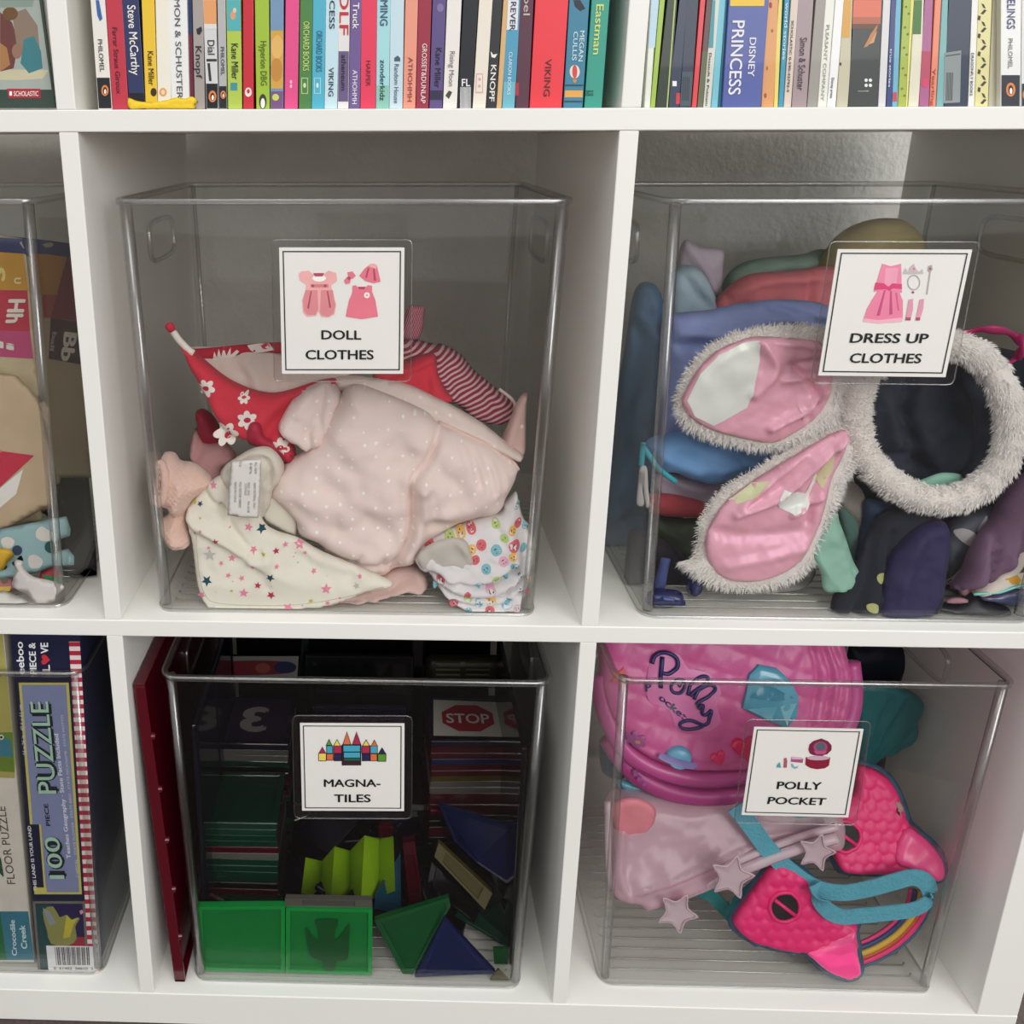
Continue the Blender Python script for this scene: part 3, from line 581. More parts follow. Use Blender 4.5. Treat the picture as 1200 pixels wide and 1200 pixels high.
B2 = [
 (755,761.6,763,772.6,'e4e8dc',[(0,56,'c0dcec')],[],'thin white and pale blue spine beside the right divider',{}),
 (762,767.4,773,781.3,'a0c048',[],[],'thin lime green spine at the left of the right cubby',{}),
 (768,782.6,782,792.3,'1c2c1c',[],[],'dark bottle-green spine with a lime edge',dict(prints=[([(790.3,0),(792,0),(782.4,127),(781,127)],'b4c870')])),
 (783.2,795.6,793,804,'20304c',[],[],'dark navy spine with a small white square tag',dict(prints=[([(788,95),(793,95),(793,101),(788,101)],'f0f0f0')])),
 (796,809.6,804.4,820,'1c2c44',[(84,124,'40505c')],[],'blackish navy spine with a grey bar code sticker',dict(prints=[([(792.5,109),(797,109),(796.5,122),(792,122)],'cc3040')]+[([(800+k*1.8,90),(800.8+k*1.8,90),(799.8+k*1.8,118),(799+k*1.8,118)],'182028') for k in range(5)])),
 (810.4,816.2,820.6,827.4,'dc3c44',[],[],'thin coral red spine in the right cubby',{}),
 (816.8,823.2,828,836,'5c3434',[(60,127,'606848')],[],'thin spine, maroon above and olive below',{}),
 (823.8,832.6,834.6,838.6,'d4d4c8',[(0,56,'489ca4')],[('Dassault & Putnam',62,124,'34383c',.3,.75)],'narrow spine with teal top and white lower half',{}),
 (833.2,841,842.5,850,'70c0d0',[],[],'thin sky blue spine beside the royal blue volume',{}),
 (841.5,845.5,850.4,853.6,'2c6c84',[],[],'thinnest petrol blue spine left of the royal blue volume',{}),
 (846,891.6,854.2,897.6,'4858a0',[(-20,7,'ecc434')],[('PRINCESS',24,111,'eceaf0',.14,.48),('DISNEY',44,90,'eceaf0',.62,.8)],'broad royal blue spine with curly white lettering and yellow top',dict(Y=4)),
 (892,906.4,898.4,911,'dc9c5c',[],[],'orange-tan spine right of the royal blue volume',dict(prints=[(circle(903,6,1.8,3.6),'a83838'),(circle(905,36,1.4,2),'a86838'),(circle(899,80,1.2,2.4),'a86838'),(circle(897,112,1.5,3),'a84838')])),
 (906.8,911.4,911.4,919,'e8d468',[],[],'thin pale yellow spine in the right cubby',{}),
 (912,917.6,919.4,926.4,'2c94b4',[],[('world stories',3,70,'d8ecf0',.2,.75)],'thin cerulean spine with pale lettering',{}),
 (918.2,926.8,927,934.6,'d8c8b8',[],[('SCHOLASTIC 0-590-42792-9',24,108,'303034',.3,.66)],'narrow beige spine with black code numbers',{}),
 (927.6,945,935,955.4,'a08c90',[],[('Simon & Schuster',44,106,'484048',.3,.72)],'mauve-grey spine with serif lettering',{}),
 (945.6,957.6,956,967.2,'98948c',[],[],'plain stone grey spine in the right cubby',{}),
 (958,968.4,967.6,978.5,'e8e8dc',[],[('PLEASANT COMPANY',29,118,'a4a49c',.3,.66)],'ivory spine with faint spaced capitals',{}),
 (969,979,979,988,'f0f0ee',[],[('Disney press',91,115,'202428',.3,.62)],'bright white spine left of the beige and yellow one',{}),
 (980,993.4,988.6,998,'c4c0a4',[(0,44,'dca850')],[],'beige spine with an amber upper part',dict(prints=[(circle(985,75,1.2,2),'303030')])),
 (993.8,1028.6,998.6,1034.6,'2c3432',[(0,20,'e07860'),(20,28,'b86c50'),(28,34,'6c4c3c')],[('TOMMASO',106,107.5,'d0d0cc',.3,.7)],'broad charcoal spine with a coral sunset at its top',dict(prints=[([(1012,56),(1020,40),(1029,28),(1026,40),(1017,54)],'c08858'),([(1018,52),(1028,36),(1024,50)],'d4a070'),(circle(1015,94,2),'e8e8e4'),(circle(1020,94,2),'e8e8e4'),(circle(1015,100,2),'e8e8e4'),(circle(1020,100,2),'e8e8e4')])),
 (1029,1037.6,1035,1043.3,'d8d8d8',[],[],'light grey spine right of the charcoal volume',{}),
 (1038.2,1045,1044,1049,'2c3c78',[],[('true stories',57,102,'dce4f0',.25,.75)],'thin indigo spine with white lettering',{}),
 (1045.4,1051.6,1049.4,1058,'6cb0cc',[],[],'thin powder blue spine with a tiny red label',dict(prints=[([(1046.5,108),(1051,108),(1051,119),(1046.5,119)],'c84050')])),
 (1052,1063.4,1058.6,1071,'a8b848',[],[],'moss patterned yellow-green spine',dict(prints=[(circle(1056+k%3*3.5+(118-k*8)*.05,8+k*8,1.4),'6c8428') for k in range(14)]+[([(1067.5,0),(1071,0),(1063,127),(1061.5,127)],'e4e480')])),
 (1064,1076.4,1071.6,1081,'e0dcc4',[(0,40,'4c7c40')],[],'cream spine with a green top',{}),
 (1077,1088.4,1082,1093,'a85c8c',[(60,100,'b84860')],[],'rose and violet spine in the right cubby',dict(prints=[([(1082,92),(1088,92),(1087.5,102),(1081.5,102)],'d83c6c')])),
 (1089,1096.4,1095.6,1103.6,'e88868',[],[('Yearling',80,124,'a43c38',.25,.7)],'thin apricot spine with red lettering',{}),
 (1097,1105.6,1104,1110,'78b0b0',[],[],'thin grey-teal spine left of the large navy volume',{}),
 (1106.2,1133.6,1110.4,1138.3,'1c3048',[],[],'large navy spine with a silver-grey bar code sticker',dict(prints=[([(1107,62),(1126.5,59),(1125,120),(1105.5,121)],'8c9494'),([(1108,65),(1125.5,62.5),(1125.4,64),(1108,66.5)],'484c50')]+[([(1109+k*1.4,85),(1109.8+k*1.4,85),(1109+k*1.4,118),(1108.2+k*1.4,118)],'30383c') for k in range(6)])),
 (1134.4,1141.6,1139,1145.6,'ecece6',[],[('DRAGONFLY BOOKS',62,112,'303438',.25,.7)],'narrow white spine with small dark capitals',{}),
 (1142.2,1157.6,1146.4,1163,'e0d898',[],[],'pale yellow spine with black scribbled figures',dict(prints=[([(1150+4*math.sin(k*2.1),4+k*7),(1153+4*math.sin(k*2.1),5+k*7),(1152+4*math.sin(k*2.1+1),10+k*7),(1149+4*math.sin(k*2.1+1),9+k*7)],'3c3830') for k in range(17)])),
 (1158,1172,1163.4,1172.4,'b8b4a0',[],[],'drab beige spine left of the white feelings book',dict(Y=10)),
 (1172.6,1195.8,1173,1197,'eeeeea',[(88,127,'1c2430')],[('EELINGS',-6,34,'5c5c8c',.32,.72),('PHILOMEL',45,80,'8c8c8c',.38,.6)],'wide white spine with purple capitals and black foot',dict(prints=penguin(1184.5,105,5.5))),
 (1196.6,1216,1197.6,1217,'e4e4e0',[(98,127,'1c2430')],[],'white spine with black foot cut by the right edge',dict(prints=penguin(1203,111,4.5))),
]
for b in B2: book(*b[:8], G2, **b[8])
text('FL', (541, 101), (551, 101), (541, 92), 5.8, mat('e8e8e8'), bpy.data.objects['book.027'], bold=.02)
# crumpled yellow strip holding the feet of four books
o, hst = blob('yellow_strip', [(150, 115), (160, 118), (171, 119.5), (185, 119), (198, 116.5), (207, 114), (217, 115.5), (225, 113), (232, 119), (228, 122.5), (229, 127.4), (200, 127.4), (170, 127.4), (152, 127.4)], 5, 1.2,
               mat('f0cc28', .7), back=.4, step=3, edge=4, nz=(.8, .2), ymin=-5, zmin=.2, label='crumpled yellow paper strip at the foot of the leftmost books', cat='paper strip')
# large picture book facing out at the upper left
root = empty('picture_book', W(20, 127, 12), 'large picture book with painted cover facing out at the upper left', 'book')
mb = MB(); mb.prism([W(*p, 12) for p in [(-150, 126.5), (65, 126.5), (49, 0), (36, -110), (-190, -110)]], np.array([0, 3, 0])); obj('cover', mb, mat('33453c', .4, .05), root, bevel=.4)
mb = MB(); mb.prism([W(*p, 15) for p in [(-148, 126), (63, 126), (47, 0), (34, -108), (-188, -108)]], np.array([0, 8, 0])); obj('page_block', mb, mat('dcd8c8', .8), root)
mb = MB(); mb.prism([W(*p, 23.2) for p in [(-150, 126.5), (65, 126.5), (49, 0), (36, -110), (-190, -110)]], np.array([0, 3, 0])); obj('cover', mb, mat('33453c', .4, .05), root)
flat('cover_print', [([(-100, 105), (60.5, 105), (46, 0), (-100, 0)], mat('a4ada4', .5)), ([(-100, 80), (57, 82), (50, 92), (20, 94), (-100, 90)], mat('c8c0a0', .5)),
    ([(0, 14), (14, 26), (22, 50), (16, 80), (0, 84)], mat('6c3c38', .5)), ([(14, 16), (30, 10), (44, 30), (47, 62), (36, 70), (20, 56)], mat('8a7868', .5)), ([(28, 46), (40, 42), (48, 60), (50, 80), (34, 86), (24, 74)], mat('3c7c84', .5)),
    ([(0, 50), (8, 56), (12, 76), (0, 84)], mat('a87848', .5)), (circle(12, 16, 9, 8), mat('6c4c2c', .5)), (circle(20, 60, 6, 9), mat('94705c', .5)), ([(0, 0), (40, 0), (38, 8), (0, 9)], mat('88988c', .5)),
    ([(8, 104), (47, 104), (48, 115), (10, 115)], mat('a82838', .4)), ([(11, 107), (14, 107), (14, 112), (11, 112)], CARD)], 11.9, root)
text('SCHOLASTIC', (16, 112.5), (45, 112.5), (16, 106.5), 11.8, mat('f0e0d8'), root, bold=.02)

# ------------------------------------------------------------------ doll clothes (centre middle bin)
GC = 'doll clothes in the centre middle bin'
RED = cloth('d8384a'); REDD = cloth('c02840'); LINING = cloth('e4d0c6'); PINK = cloth('f4dfd8', ('dots', 'fffaf6', 11.0, .14), rough=.85)
WHT = cloth('f4f0e4'); FWH = mat('f6ede4', .85, .02)
# striped garment
o, h = blob('striped_dress', [(470, 398), (488, 398), (505, 402), (521, 404), (542, 417), (554, 432), (571, 446), (586, 458), (601, 469), (603, 482), (601, 494), (586, 497), (572, 496), (551, 488), (535, 474), (520, 470), (480, 465), (462, 430)],
            (150, 112), 16, cloth('98344c', ('stripe', 'dcb8b8', 8.5, 1.15, .6)), edge=14, nz=(4, .03), folds=[([(512, 404), (516, 430), (530, 460)], 7, 6), ([(545, 425), (560, 440), (575, 470)], -4, 5), ([(480, 400), (500, 420), (512, 440)], 6, 7)], seed=2,
            label='red and cream striped doll dress bunched behind the card', cat='doll clothes', group=GC)
o2, h2 = blob('strap', [(470, 395), (477, 362), (486, 358), (495, 358.5), (498, 364), (494, 392), (484, 400)], 150, 5, cloth('98304c', ('stripe', 'd8a8b0', 22, .3, .7)), o, edge=6, nz=(1, .05), label='checked crimson strap end standing up')
ORG[o2.name] = ORG[o.name]
mbp = MB(); mbp.tube([W(x, y, 104) for x, y in smooth_line([(585, 456), (600, 468), (604, 478), (601, 494)], 4)], 1.4, 6); obj('piping', mbp, cloth('e8d0cc'), o, smooth=True)
# red bodice seen under the card
o, h = blob('red_bodice', [(440, 424), (470, 424), (507, 413), (513, 436), (520, 452), (530, 470), (500, 470), (470, 456), (440, 450)], (118, 95), 10, RED, edge=8, nz=(3, .05), folds=[([(505, 418), (480, 428), (450, 436)], 5, 4), ([(500, 440), (500, 460)], -4, 4)], seed=5,
            label='plain red doll top squashed right of the card foot', cat='doll clothes', group=GC)
# red floral cap: back wall with lining, front panel
root = empty('floral_hat', W(300, 520, 90), 'red doll hat with white flowers, pointed tip and pale lining', 'doll clothes', GC)
o, h = blob('lining', [(221, 408), (250, 406), (290, 403), (326, 401), (400, 405), (440, 425), (400, 444), (370, 452), (335, 462), (300, 460), (265, 446), (240, 432)], (112, 90), 3, LINING, root, edge=10, nz=(3, .03), folds=[([(290, 420), (300, 440), (305, 455)], 5, 9), ([(330, 408), (335, 455)], -4, 8)])
o, h = blob('brim_band', [(220, 407), (228, 408.5), (250, 407), (280, 404), (300, 402.5), (330, 401), (400, 402), (402, 414), (330, 414), (297, 415), (270, 418), (240, 423), (228, 416)], (108, 104), 3, REDD, root, edge=5, nz=(1, .03))
decals('brim_flowers', h, [([(250, 421), (252, 411), (255, 418), (257, 408), (260, 417), (263, 406), (266, 416), (271, 406), (271, 415), (278, 409), (281, 411), (275, 418), (262, 420)], FWH), ([(290, 404), (297, 403), (305, 402), (316, 402), (322, 409), (312, 411), (300, 413), (294, 409)], FWH), (circle(312, 405, 5, 3), RED)], root, step=4)
o, h = blob('front_panel', [(197, 380), (202, 384), (210, 392), (222, 406), (240, 421), (258, 436), (275, 447), (300, 457), (322, 460), (345, 455), (372, 446), (392, 443), (392, 450), (368, 455), (355, 462), (343, 478), (336, 500), (345, 520), (347, 545), (335, 540), (322, 525), (308, 518), (290, 516), (272, 508), (256, 492), (246, 474), (236, 452), (222, 428), (212, 405), (204, 392)],
            lambda Q: 92 - 22 * np.clip((Q[:, 1] - 400) / 120, 0, 1), 13, RED, root, edge=14, nz=(3, .03), folds=[([(215, 400), (250, 432), (295, 458), (350, 455), (388, 446)], 4, 4), ([(340, 470), (318, 500), (310, 520)], -8, 8), ([(300, 470), (270, 480), (255, 478)], 3, 8)], seed=8)
fl = []
for cx, cy, r, rot in ((245, 450, 11, .2), (293, 486, 12, .5), (268, 503, 15, 1.0), (289, 461, 7, 0), (331, 518, 11, .4)):
    fl.append((flower(cx, cy, r, 6, .62, rot), FWH))
for cx, cy, r in ((245, 450, 3.6), (293, 486, 4), (270, 506, 4.5), (331, 518, 3.5)): fl.append((circle(cx, cy + .2, r, r * .8), REDD))
fl = [f for f in fl if f[1] is FWH] ; fc = [(circle(cx, cy, r, r * .8), REDD) for cx, cy, r in ((245, 450, 3.6), (293, 486, 4), (270, 506, 4.5), (331, 518, 3.5))]
decals('flower', h, fl, root); decals('flower_centre', h, fc, root, off=.7)
mb = MB(); mb.tube([W(x, y, 84) for x, y in smooth_line([(198, 383), (203, 389), (211, 400), (222, 411), (227, 414)], 4)], [2.5] * 5 + [2.8] * 12, 8); obj('piping', mb, FWH, root, smooth=True)
mb = MB(); mb.tube([W(196.5, 378.5, 83), W(197.5, 380.5, 83), W(200, 384, 83.4), W(202, 387.5, 84)], [1.6, 3.3, 3.6, 2.9], 10); obj('tip', mb, RED, root, smooth=True)
# crimson and dusty pink pieces behind the bootie
o, h = blob('crimson_sock', [(229, 484), (236, 479), (243, 481), (251, 488), (258, 500), (265, 514), (262, 520), (248, 524), (237, 520), (232, 505)], 122, 12, cloth('a81838', rough=.6), edge=12, nz=(2, .05), label='crimson doll sock rolled behind the pink bootie', cat='doll clothes', group=GC)
o, h = blob('pink_headscarf', [(222, 528), (226, 510), (231, 500), (237, 512), (246, 518), (262, 516), (272, 526), (277, 536), (262, 548), (262, 560), (250, 566), (238, 552), (226, 544)], (122, 92), 12, cloth('dca4a4'), edge=12, nz=(3, .05), folds=[([(236, 505), (236, 525), (228, 540)], -6, 3)], seed=3, label='dusty pink doll scarf behind the knitted bootie', cat='doll clothes', group=GC)
o, h = blob('crimson_tie', [(291, 500), (298, 494), (306, 498), (309, 510), (318, 516), (336, 528), (344, 536), (341, 545), (328, 540), (318, 528), (302, 524), (290, 518)], (60, 62), 4, cloth('b01c3c', rough=.6), edge=8, nz=(2, .06), label='crimson cord knot hanging under the floral hat', cat='doll clothes', group=GC)
# collar piece / pale pink sock on the right behind
o, h = blob('pale_sock', [(612, 462), (618, 460), (616.5, 487), (616, 515), (615, 530), (609, 537), (600, 532), (584, 524), (590, 508), (598, 490), (604, 474)], (95, 70), 9, cloth('dcb8b0', ('dots', 'f4e6e0', 9, .12)), edge=8, nz=(2, .05), folds=[([(604, 480), (596, 515)], 3, 4)], label='pale pink dotted doll sleeve tip at the bin\'s right wall', cat='doll clothes', group=GC)
# pink dotted romper
root = empty('dotted_romper', W(450, 660, 45), 'pale pink doll romper with white dots, largest piece in the pile', 'doll clothes', GC)
o, h = blob('back_panel', [(388, 444), (410, 440), (440, 443), (478, 450), (508, 464), (540, 480), (566, 496), (590, 515), (613, 533), (606, 540), (585, 530), (560, 520), (520, 508), (480, 488), (440, 468), (400, 460)], (95, 62), 8, cloth('ecd8d0', ('dots', 'f6eae4', 9, .11)), root, edge=8, nz=(2, .04), folds=[([(400, 446), (450, 456), (500, 478), (560, 508), (608, 536)], 3, 4)])
o, h = blob('green_trim', [(508, 468), (520, 474), (536, 484), (548, 496), (536, 494), (520, 484)], 84, 7, cloth('8c9050'), root, edge=5, nz=(1, .1))
o, h = blob('sleeve', [(326, 502), (333, 484), (345, 466), (362, 453), (385, 446), (400, 462), (392, 490), (378, 520), (360, 528), (350, 522), (336, 514)], (78, 58), 14, PINK, root, edge=12, nz=(2, .04), folds=[([(380, 450), (376, 480), (380, 512)], -5, 4), ([(362, 458), (352, 480)], 4, 8), ([(372, 485), (362, 505), (366, 522)], -5, 4)], seed=4)
o, h = blob('bodice', [(318, 578), (319, 564), (328, 548), (342, 537), (357, 526), (372, 507), (385, 485), (398, 465), (408, 452), (422, 450), (440, 456), (470, 468), (500, 482), (514, 495), (545, 506), (575, 520), (598, 536), (607, 546), (604, 557), (594, 578), (588, 592), (578, 600), (553, 606), (530, 614), (508, 626), (494, 640), (486, 652), (478, 655), (463, 659), (448, 668), (430, 666), (407, 655), (388, 644), (372, 632), (350, 622), (346, 604), (332, 592)],
            lambda Q: 74 - 26 * np.clip((Q[:, 1] - 460) / 200, 0, 1), 24, PINK, root, edge=30, step=3.4, nz=(4.5, .022), seed=1, back=6,
            folds=[([(514, 498), (500, 530), (482, 552), (481, 590), (478, 615), (468, 640), (455, 656)], -10, 4), ([(496, 560), (497, 590), (488, 620), (474, 645)], 8, 7), ([(500, 602), (530, 606), (560, 600)], -6, 8), ([(484, 552), (510, 556), (520, 590)], 5, 10),
                   ([(330, 560), (370, 575), (420, 585)], 4, 14), ([(400, 500), (440, 540), (450, 580)], 4, 16), ([(385, 560), (425, 590), (455, 610)], -4, 10), ([(345, 595), (400, 625), (440, 640)], 4, 10), ([(380, 640), (420, 648), (450, 652)], -5, 4),
                   ([(545, 508), (553, 530), (560, 556)], -4, 3), ([(556, 513), (570, 540), (575, 565)], -3.5, 3), ([(570, 520), (585, 548), (584, 578)], -4, 3.5), ([(530, 505), (536, 525)], -3, 3), ([(583, 528), (597, 552)], -3, 3), ([(415, 648), (425, 635)], -4, 3), ([(445, 660), (450, 642)], -4, 3)])
mb = MB(); ln = smooth_line([(514, 495), (545, 507), (575, 521), (598, 537), (606, 547)], 6)
mb.tube([np.array(q) for q in h.pos(ln, -.3)], 1.6, 6); obj('hem', mb, cloth('eacac2'), root, smooth=True)
mb = MB(); ln = smooth_line([(382, 641), (400, 652), (430, 668), (448, 670), (465, 660), (484, 655)], 6)
mb.tube([np.array(q) for q in h.pos([(x, y - 5) for x, y in ln], -.2)], 1.7, 6); obj('hem', mb, cloth('e6c4bc'), root, smooth=True)
# lace scrap at the bottom
o, h = blob('lace_underskirt', [(372, 700), (395, 692), (430, 688), (447, 668), (470, 660), (488, 662), (500, 676), (500, 690), (488, 694), (474, 693), (463, 698), (440, 704), (410, 709), (375, 712), (350, 715), (352, 706)], (52, 24), 8, cloth('dcbcb4'), edge=8, nz=(2.5, .07), folds=[([(400, 705), (450, 690), (480, 672)], -4, 5), ([(466, 690), (480, 684), (492, 690)], 3, 3)], seed=9, label='dusty pink lace hem crushed under the starry bib', cat='doll clothes', group=GC)
# knitted bootie
root = empty('knitted_bootie', W(210, 638, 45), 'peach knitted doll bootie with rolled cuff at the bin\'s left wall', 'doll clothes', GC)
KN = mat('f6d0c0', .95, .05, 60, 1.0, 700, .3)
rib = lambda Q: .9 * np.sin(Q[:, 0] * .9) * np.sin(Q[:, 1] * .9)
o, h = blob('bootie_body', [(184, 534), (197, 529), (206, 531), (212, 539), (224, 541), (233, 545), (243, 553), (250, 562), (242, 572), (230, 582), (221, 598), (221, 615), (225, 630), (222, 638), (207, 640), (198, 634), (190, 617), (191, 607), (198, 601), (197, 592), (188, 590), (180, 580), (180, 563), (183, 548)], (62, 40), 22, KN, root, edge=22, nz=(1.5, .05), relief=rib, step=1.7, xmin=36.5, seed=6,
            folds=[([(196, 596), (212, 600), (224, 596)], -8, 5), ([(210, 540), (218, 560), (214, 585)], 4, 6), ([(196, 628), (208, 632), (222, 632)], -2.5, 1.6)])
mb = MB(); cuff = smooth_poly([(188, 541), (194, 535), (200, 541), (202, 556), (200, 570), (194, 577), (187, 572), (185, 556)], 4); mb.tube(h.pos(cuff, .6), 3.2, 8, closed=True); obj('cuff', mb, KN, root, smooth=True)
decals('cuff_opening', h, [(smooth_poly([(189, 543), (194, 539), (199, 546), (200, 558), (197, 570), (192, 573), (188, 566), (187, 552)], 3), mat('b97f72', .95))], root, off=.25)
# starry bib
root = empty('starry_bib', W(330, 710, 22), 'white doll bib printed with coloured stars, in front of the pink romper', 'doll clothes', GC)
BC = cloth('f2edde'); o, h = blob('neck_loop', [(262, 566), (258, 556), (264, 545), (277, 536), (292, 527), (305, 523), (316, 524), (326, 532), (333, 545), (331, 560), (322, 574), (318, 592), (308, 606), (294, 600), (280, 580)], (52, 48), 10, cloth('e2dacd'), root, edge=10, nz=(2, .05), folds=[([(272, 550), (290, 537), (310, 533), (318, 545), (316, 560)], -6, 3.4), ([(326, 540), (326, 560), (314, 590)], 3, 4)])
o, h = blob('touch_tape', [(306, 577), (330, 584), (350.5, 593), (348, 612), (346.5, 629), (330, 622), (312, 612), (303, 596)], (48, 44), 2, cloth('ece6d6'), root, edge=4, nz=(.6, .05), sm=False)
o, h = blob('bib_body', [(218, 602), (221, 592), (228, 583), (237, 573), (249, 562), (262, 556), (270, 566), (275, 580), (290, 584), (302, 592), (310, 612), (325, 622), (348, 629), (374, 644), (400, 655), (425, 665), (447, 675), (461, 682), (455, 688), (430, 693), (405, 702), (380, 710), (348, 714), (300, 714), (250, 713.5), (240, 705), (232, 686), (228, 660), (225, 634), (220, 616)],
            lambda Q: 50 - 30 * np.clip((Q[:, 1] - 560) / 145, 0, 1), 8, BC, root, edge=12, step=3.2, nz=(3, .03), seed=12,
            folds=[([(222, 604), (250, 620), (285, 640), (303, 652), (312, 655)], 7, 6), ([(262, 592), (276, 620), (292, 640)], -5, 5), ([(313, 655), (330, 680), (345, 700)], 5, 7), ([(240, 575), (252, 590), (270, 600)], -6, 5), ([(312, 640), (316, 655), (296, 652)], 4, 4), ([(340, 640), (380, 665), (410, 672)], -3, 10)])
mb = MB(); mb.tube(h.pos(smooth_line([(232, 616), (235, 660), (243, 692), (256, 703), (300, 706), (350, 705), (395, 697), (450, 683)], 8), .1), .3, 4); obj('stitching', mb, mat('cfc8b6', .9), root)
c_ = dict(p=mat('ee8fa8', .85, .03), c=mat('c22c58', .85, .03), t=mat('1c4c60', .85, .03), g=mat('c4c2bc', .85, .03), y=mat('ccc044', .85, .03))
st = [(256.5, 625.5, 4, 'c'), (248, 645, 7, 'g'), (245, 674, 6, 't'), (238, 692, 5, 'p'), (274, 648, 4.5, 'p'), (261.5, 654, 3, 'p'), (298, 659, 3.4, 'p'), (270, 667.5, 3.4, 'p'), (285, 672, 3.6, 'p'), (287.5, 689, 5.6, 'p'), (304, 679.5, 4, 'c'), (319, 692, 5, 'c'), (319, 668.5, 5, 't'), (308, 615, 5.4, 't'), (293.5, 611.5, 5, 'p'), (299, 638.5, 4.4, 'p'), (325, 640.5, 4, 'c'), (335.5, 634, 3.6, 'p'), (351.5, 633.5, 6, 'p'), (358.5, 643, 2.8, 'p'), (326, 657.5, 3, 'p'), (368.5, 665, 3.4, 'p'), (383, 684, 6, 'p'), (338.5, 709, 6, 'p'), (384.5, 703, 3.4, 'p'), (365, 700, 3, 'y'), (273.5, 686, 2.2, 'y'), (311, 641.5, 3, 'y'), (247, 636, 2.4, 'p'), (239, 613.5, 2.4, 'p'), (223, 609, 2.4, 'p'), (229.5, 585, 3, 'y'), (236.5, 586.5, 3.4, 't'), (252, 565, 4.4, 'p'), (231.5, 618.5, 2, 't'), (275, 675, 1, 'p'), (255, 688, 1, 'p'), (347, 644, 1.2, 'p'), (345, 648, 1, 'p'), (320, 680, .9, 'p'), (422, 670, 3, 'p'), (384, 671, .8, 'g'), (350, 655, .8, 't'), (355, 706, 1.2, 'p'), (418, 681, 4, 'g'), (399, 696, 2, 'p'), (260, 587, 3, 'g'), (270.5, 615, 1.4, 'p'), (237, 602, 1.6, 'y')]
decals('printed_star', h, [(star(x, y, r * 1.1, random.Random(int(x * 7)).uniform(0, 1.2)), c_[k]) for x, y, r, k in st], root, off=.35, kind='stuff')
o, ht = blob('care_tag', [(270.5, 541), (271.5, 540), (290, 538.5), (306.5, 537.5), (305, 570), (303, 607), (285, 606.5), (266.5, 604), (268, 575)], (30, 24), 1.2, mat('f2f0ea', .7, .02), root, edge=5, nz=(.8, .03), sm=False, back=.3, label='white care tag with small grey print')
for i, (s, x, ya, yb_) in enumerate((('NEW MATERIAL ONLY', 297.5, 565, 596), ('REG. NO.      PA-4338', 290.5, 565, 600), ('CONTENT:', 287, 566, 580), ('POLYESTER FIBRES', 280.5, 564, 594), ('MADE IN CHINA', 275, 564, 588), ('ALL NEW', 299, 541, 555), ('B 48796', 293, 542, 555), ('F5154', 281, 540, 546))):
    text(s, (x, ya), (x - .6, yb_), (x + 3, ya), 0, mat('70706c', .8), root, host=ht, off=.3, name='tag_print')
# smiley leggings
root = empty('smiley_leggings', W(560, 714, 40), 'white doll leggings printed with pastel smiling faces, bottom right of the pile', 'doll clothes', GC)
LG = cloth('e9e5e6')
o, h = blob('fabric', [(484, 650), (489, 639), (499, 631), (514, 622), (535, 614), (553, 606), (572, 599), (585, 597), (590, 588), (598, 581), (605, 576), (608, 588), (612, 603), (618, 617), (623, 634), (623.5, 650), (622, 666), (618, 682), (612, 700), (608, 715), (598, 717.5), (580, 717), (553, 717), (540, 711), (527, 703), (517, 692), (510, 682), (503, 671), (494, 667), (488, 660)],
            lambda Q: 58 - 36 * np.clip((Q[:, 1] - 590) / 115, 0, 1), 13, LG, root, edge=16, step=2.8, nz=(3, .04), seed=21,
            folds=[([(505, 668), (530, 678), (555, 683), (575, 680), (600, 664), (622, 648)], -12, 4), ([(515, 684), (540, 693), (565, 697), (592, 690), (612, 672)], -12, 3.6), ([(524, 672), (545, 688), (575, 690), (598, 675)], 7, 5), ([(530, 700), (560, 707), (590, 704), (610, 690)], -9, 3.6), ([(586, 600), (596, 620), (600, 650)], 5, 7), ([(608, 590), (614, 620), (612, 645)], -4, 5), ([(600, 665), (592, 690), (594, 712)], -5, 4)])
o, hl = blob('waist_lining', [(489, 652), (497, 642), (512, 634), (530, 630), (545, 633), (552, 648), (557, 668), (548, 672), (534, 666), (516, 668), (500, 670), (491, 662)], (30, 27), 3, cloth('cdc6bc'), root, edge=7, nz=(1.5, .05), folds=[([(538, 636), (550, 652), (556, 664)], 3, 3)])
fcs = []; ft = []
FCOL = dict(r='e06c74', y='eec06c', g='c0d884', b='84c0cc', p='ecb4c8')
fm = {k: mat(v, .85, .03) for k, v in FCOL.items()}; DK = mat('3c3444', .8)
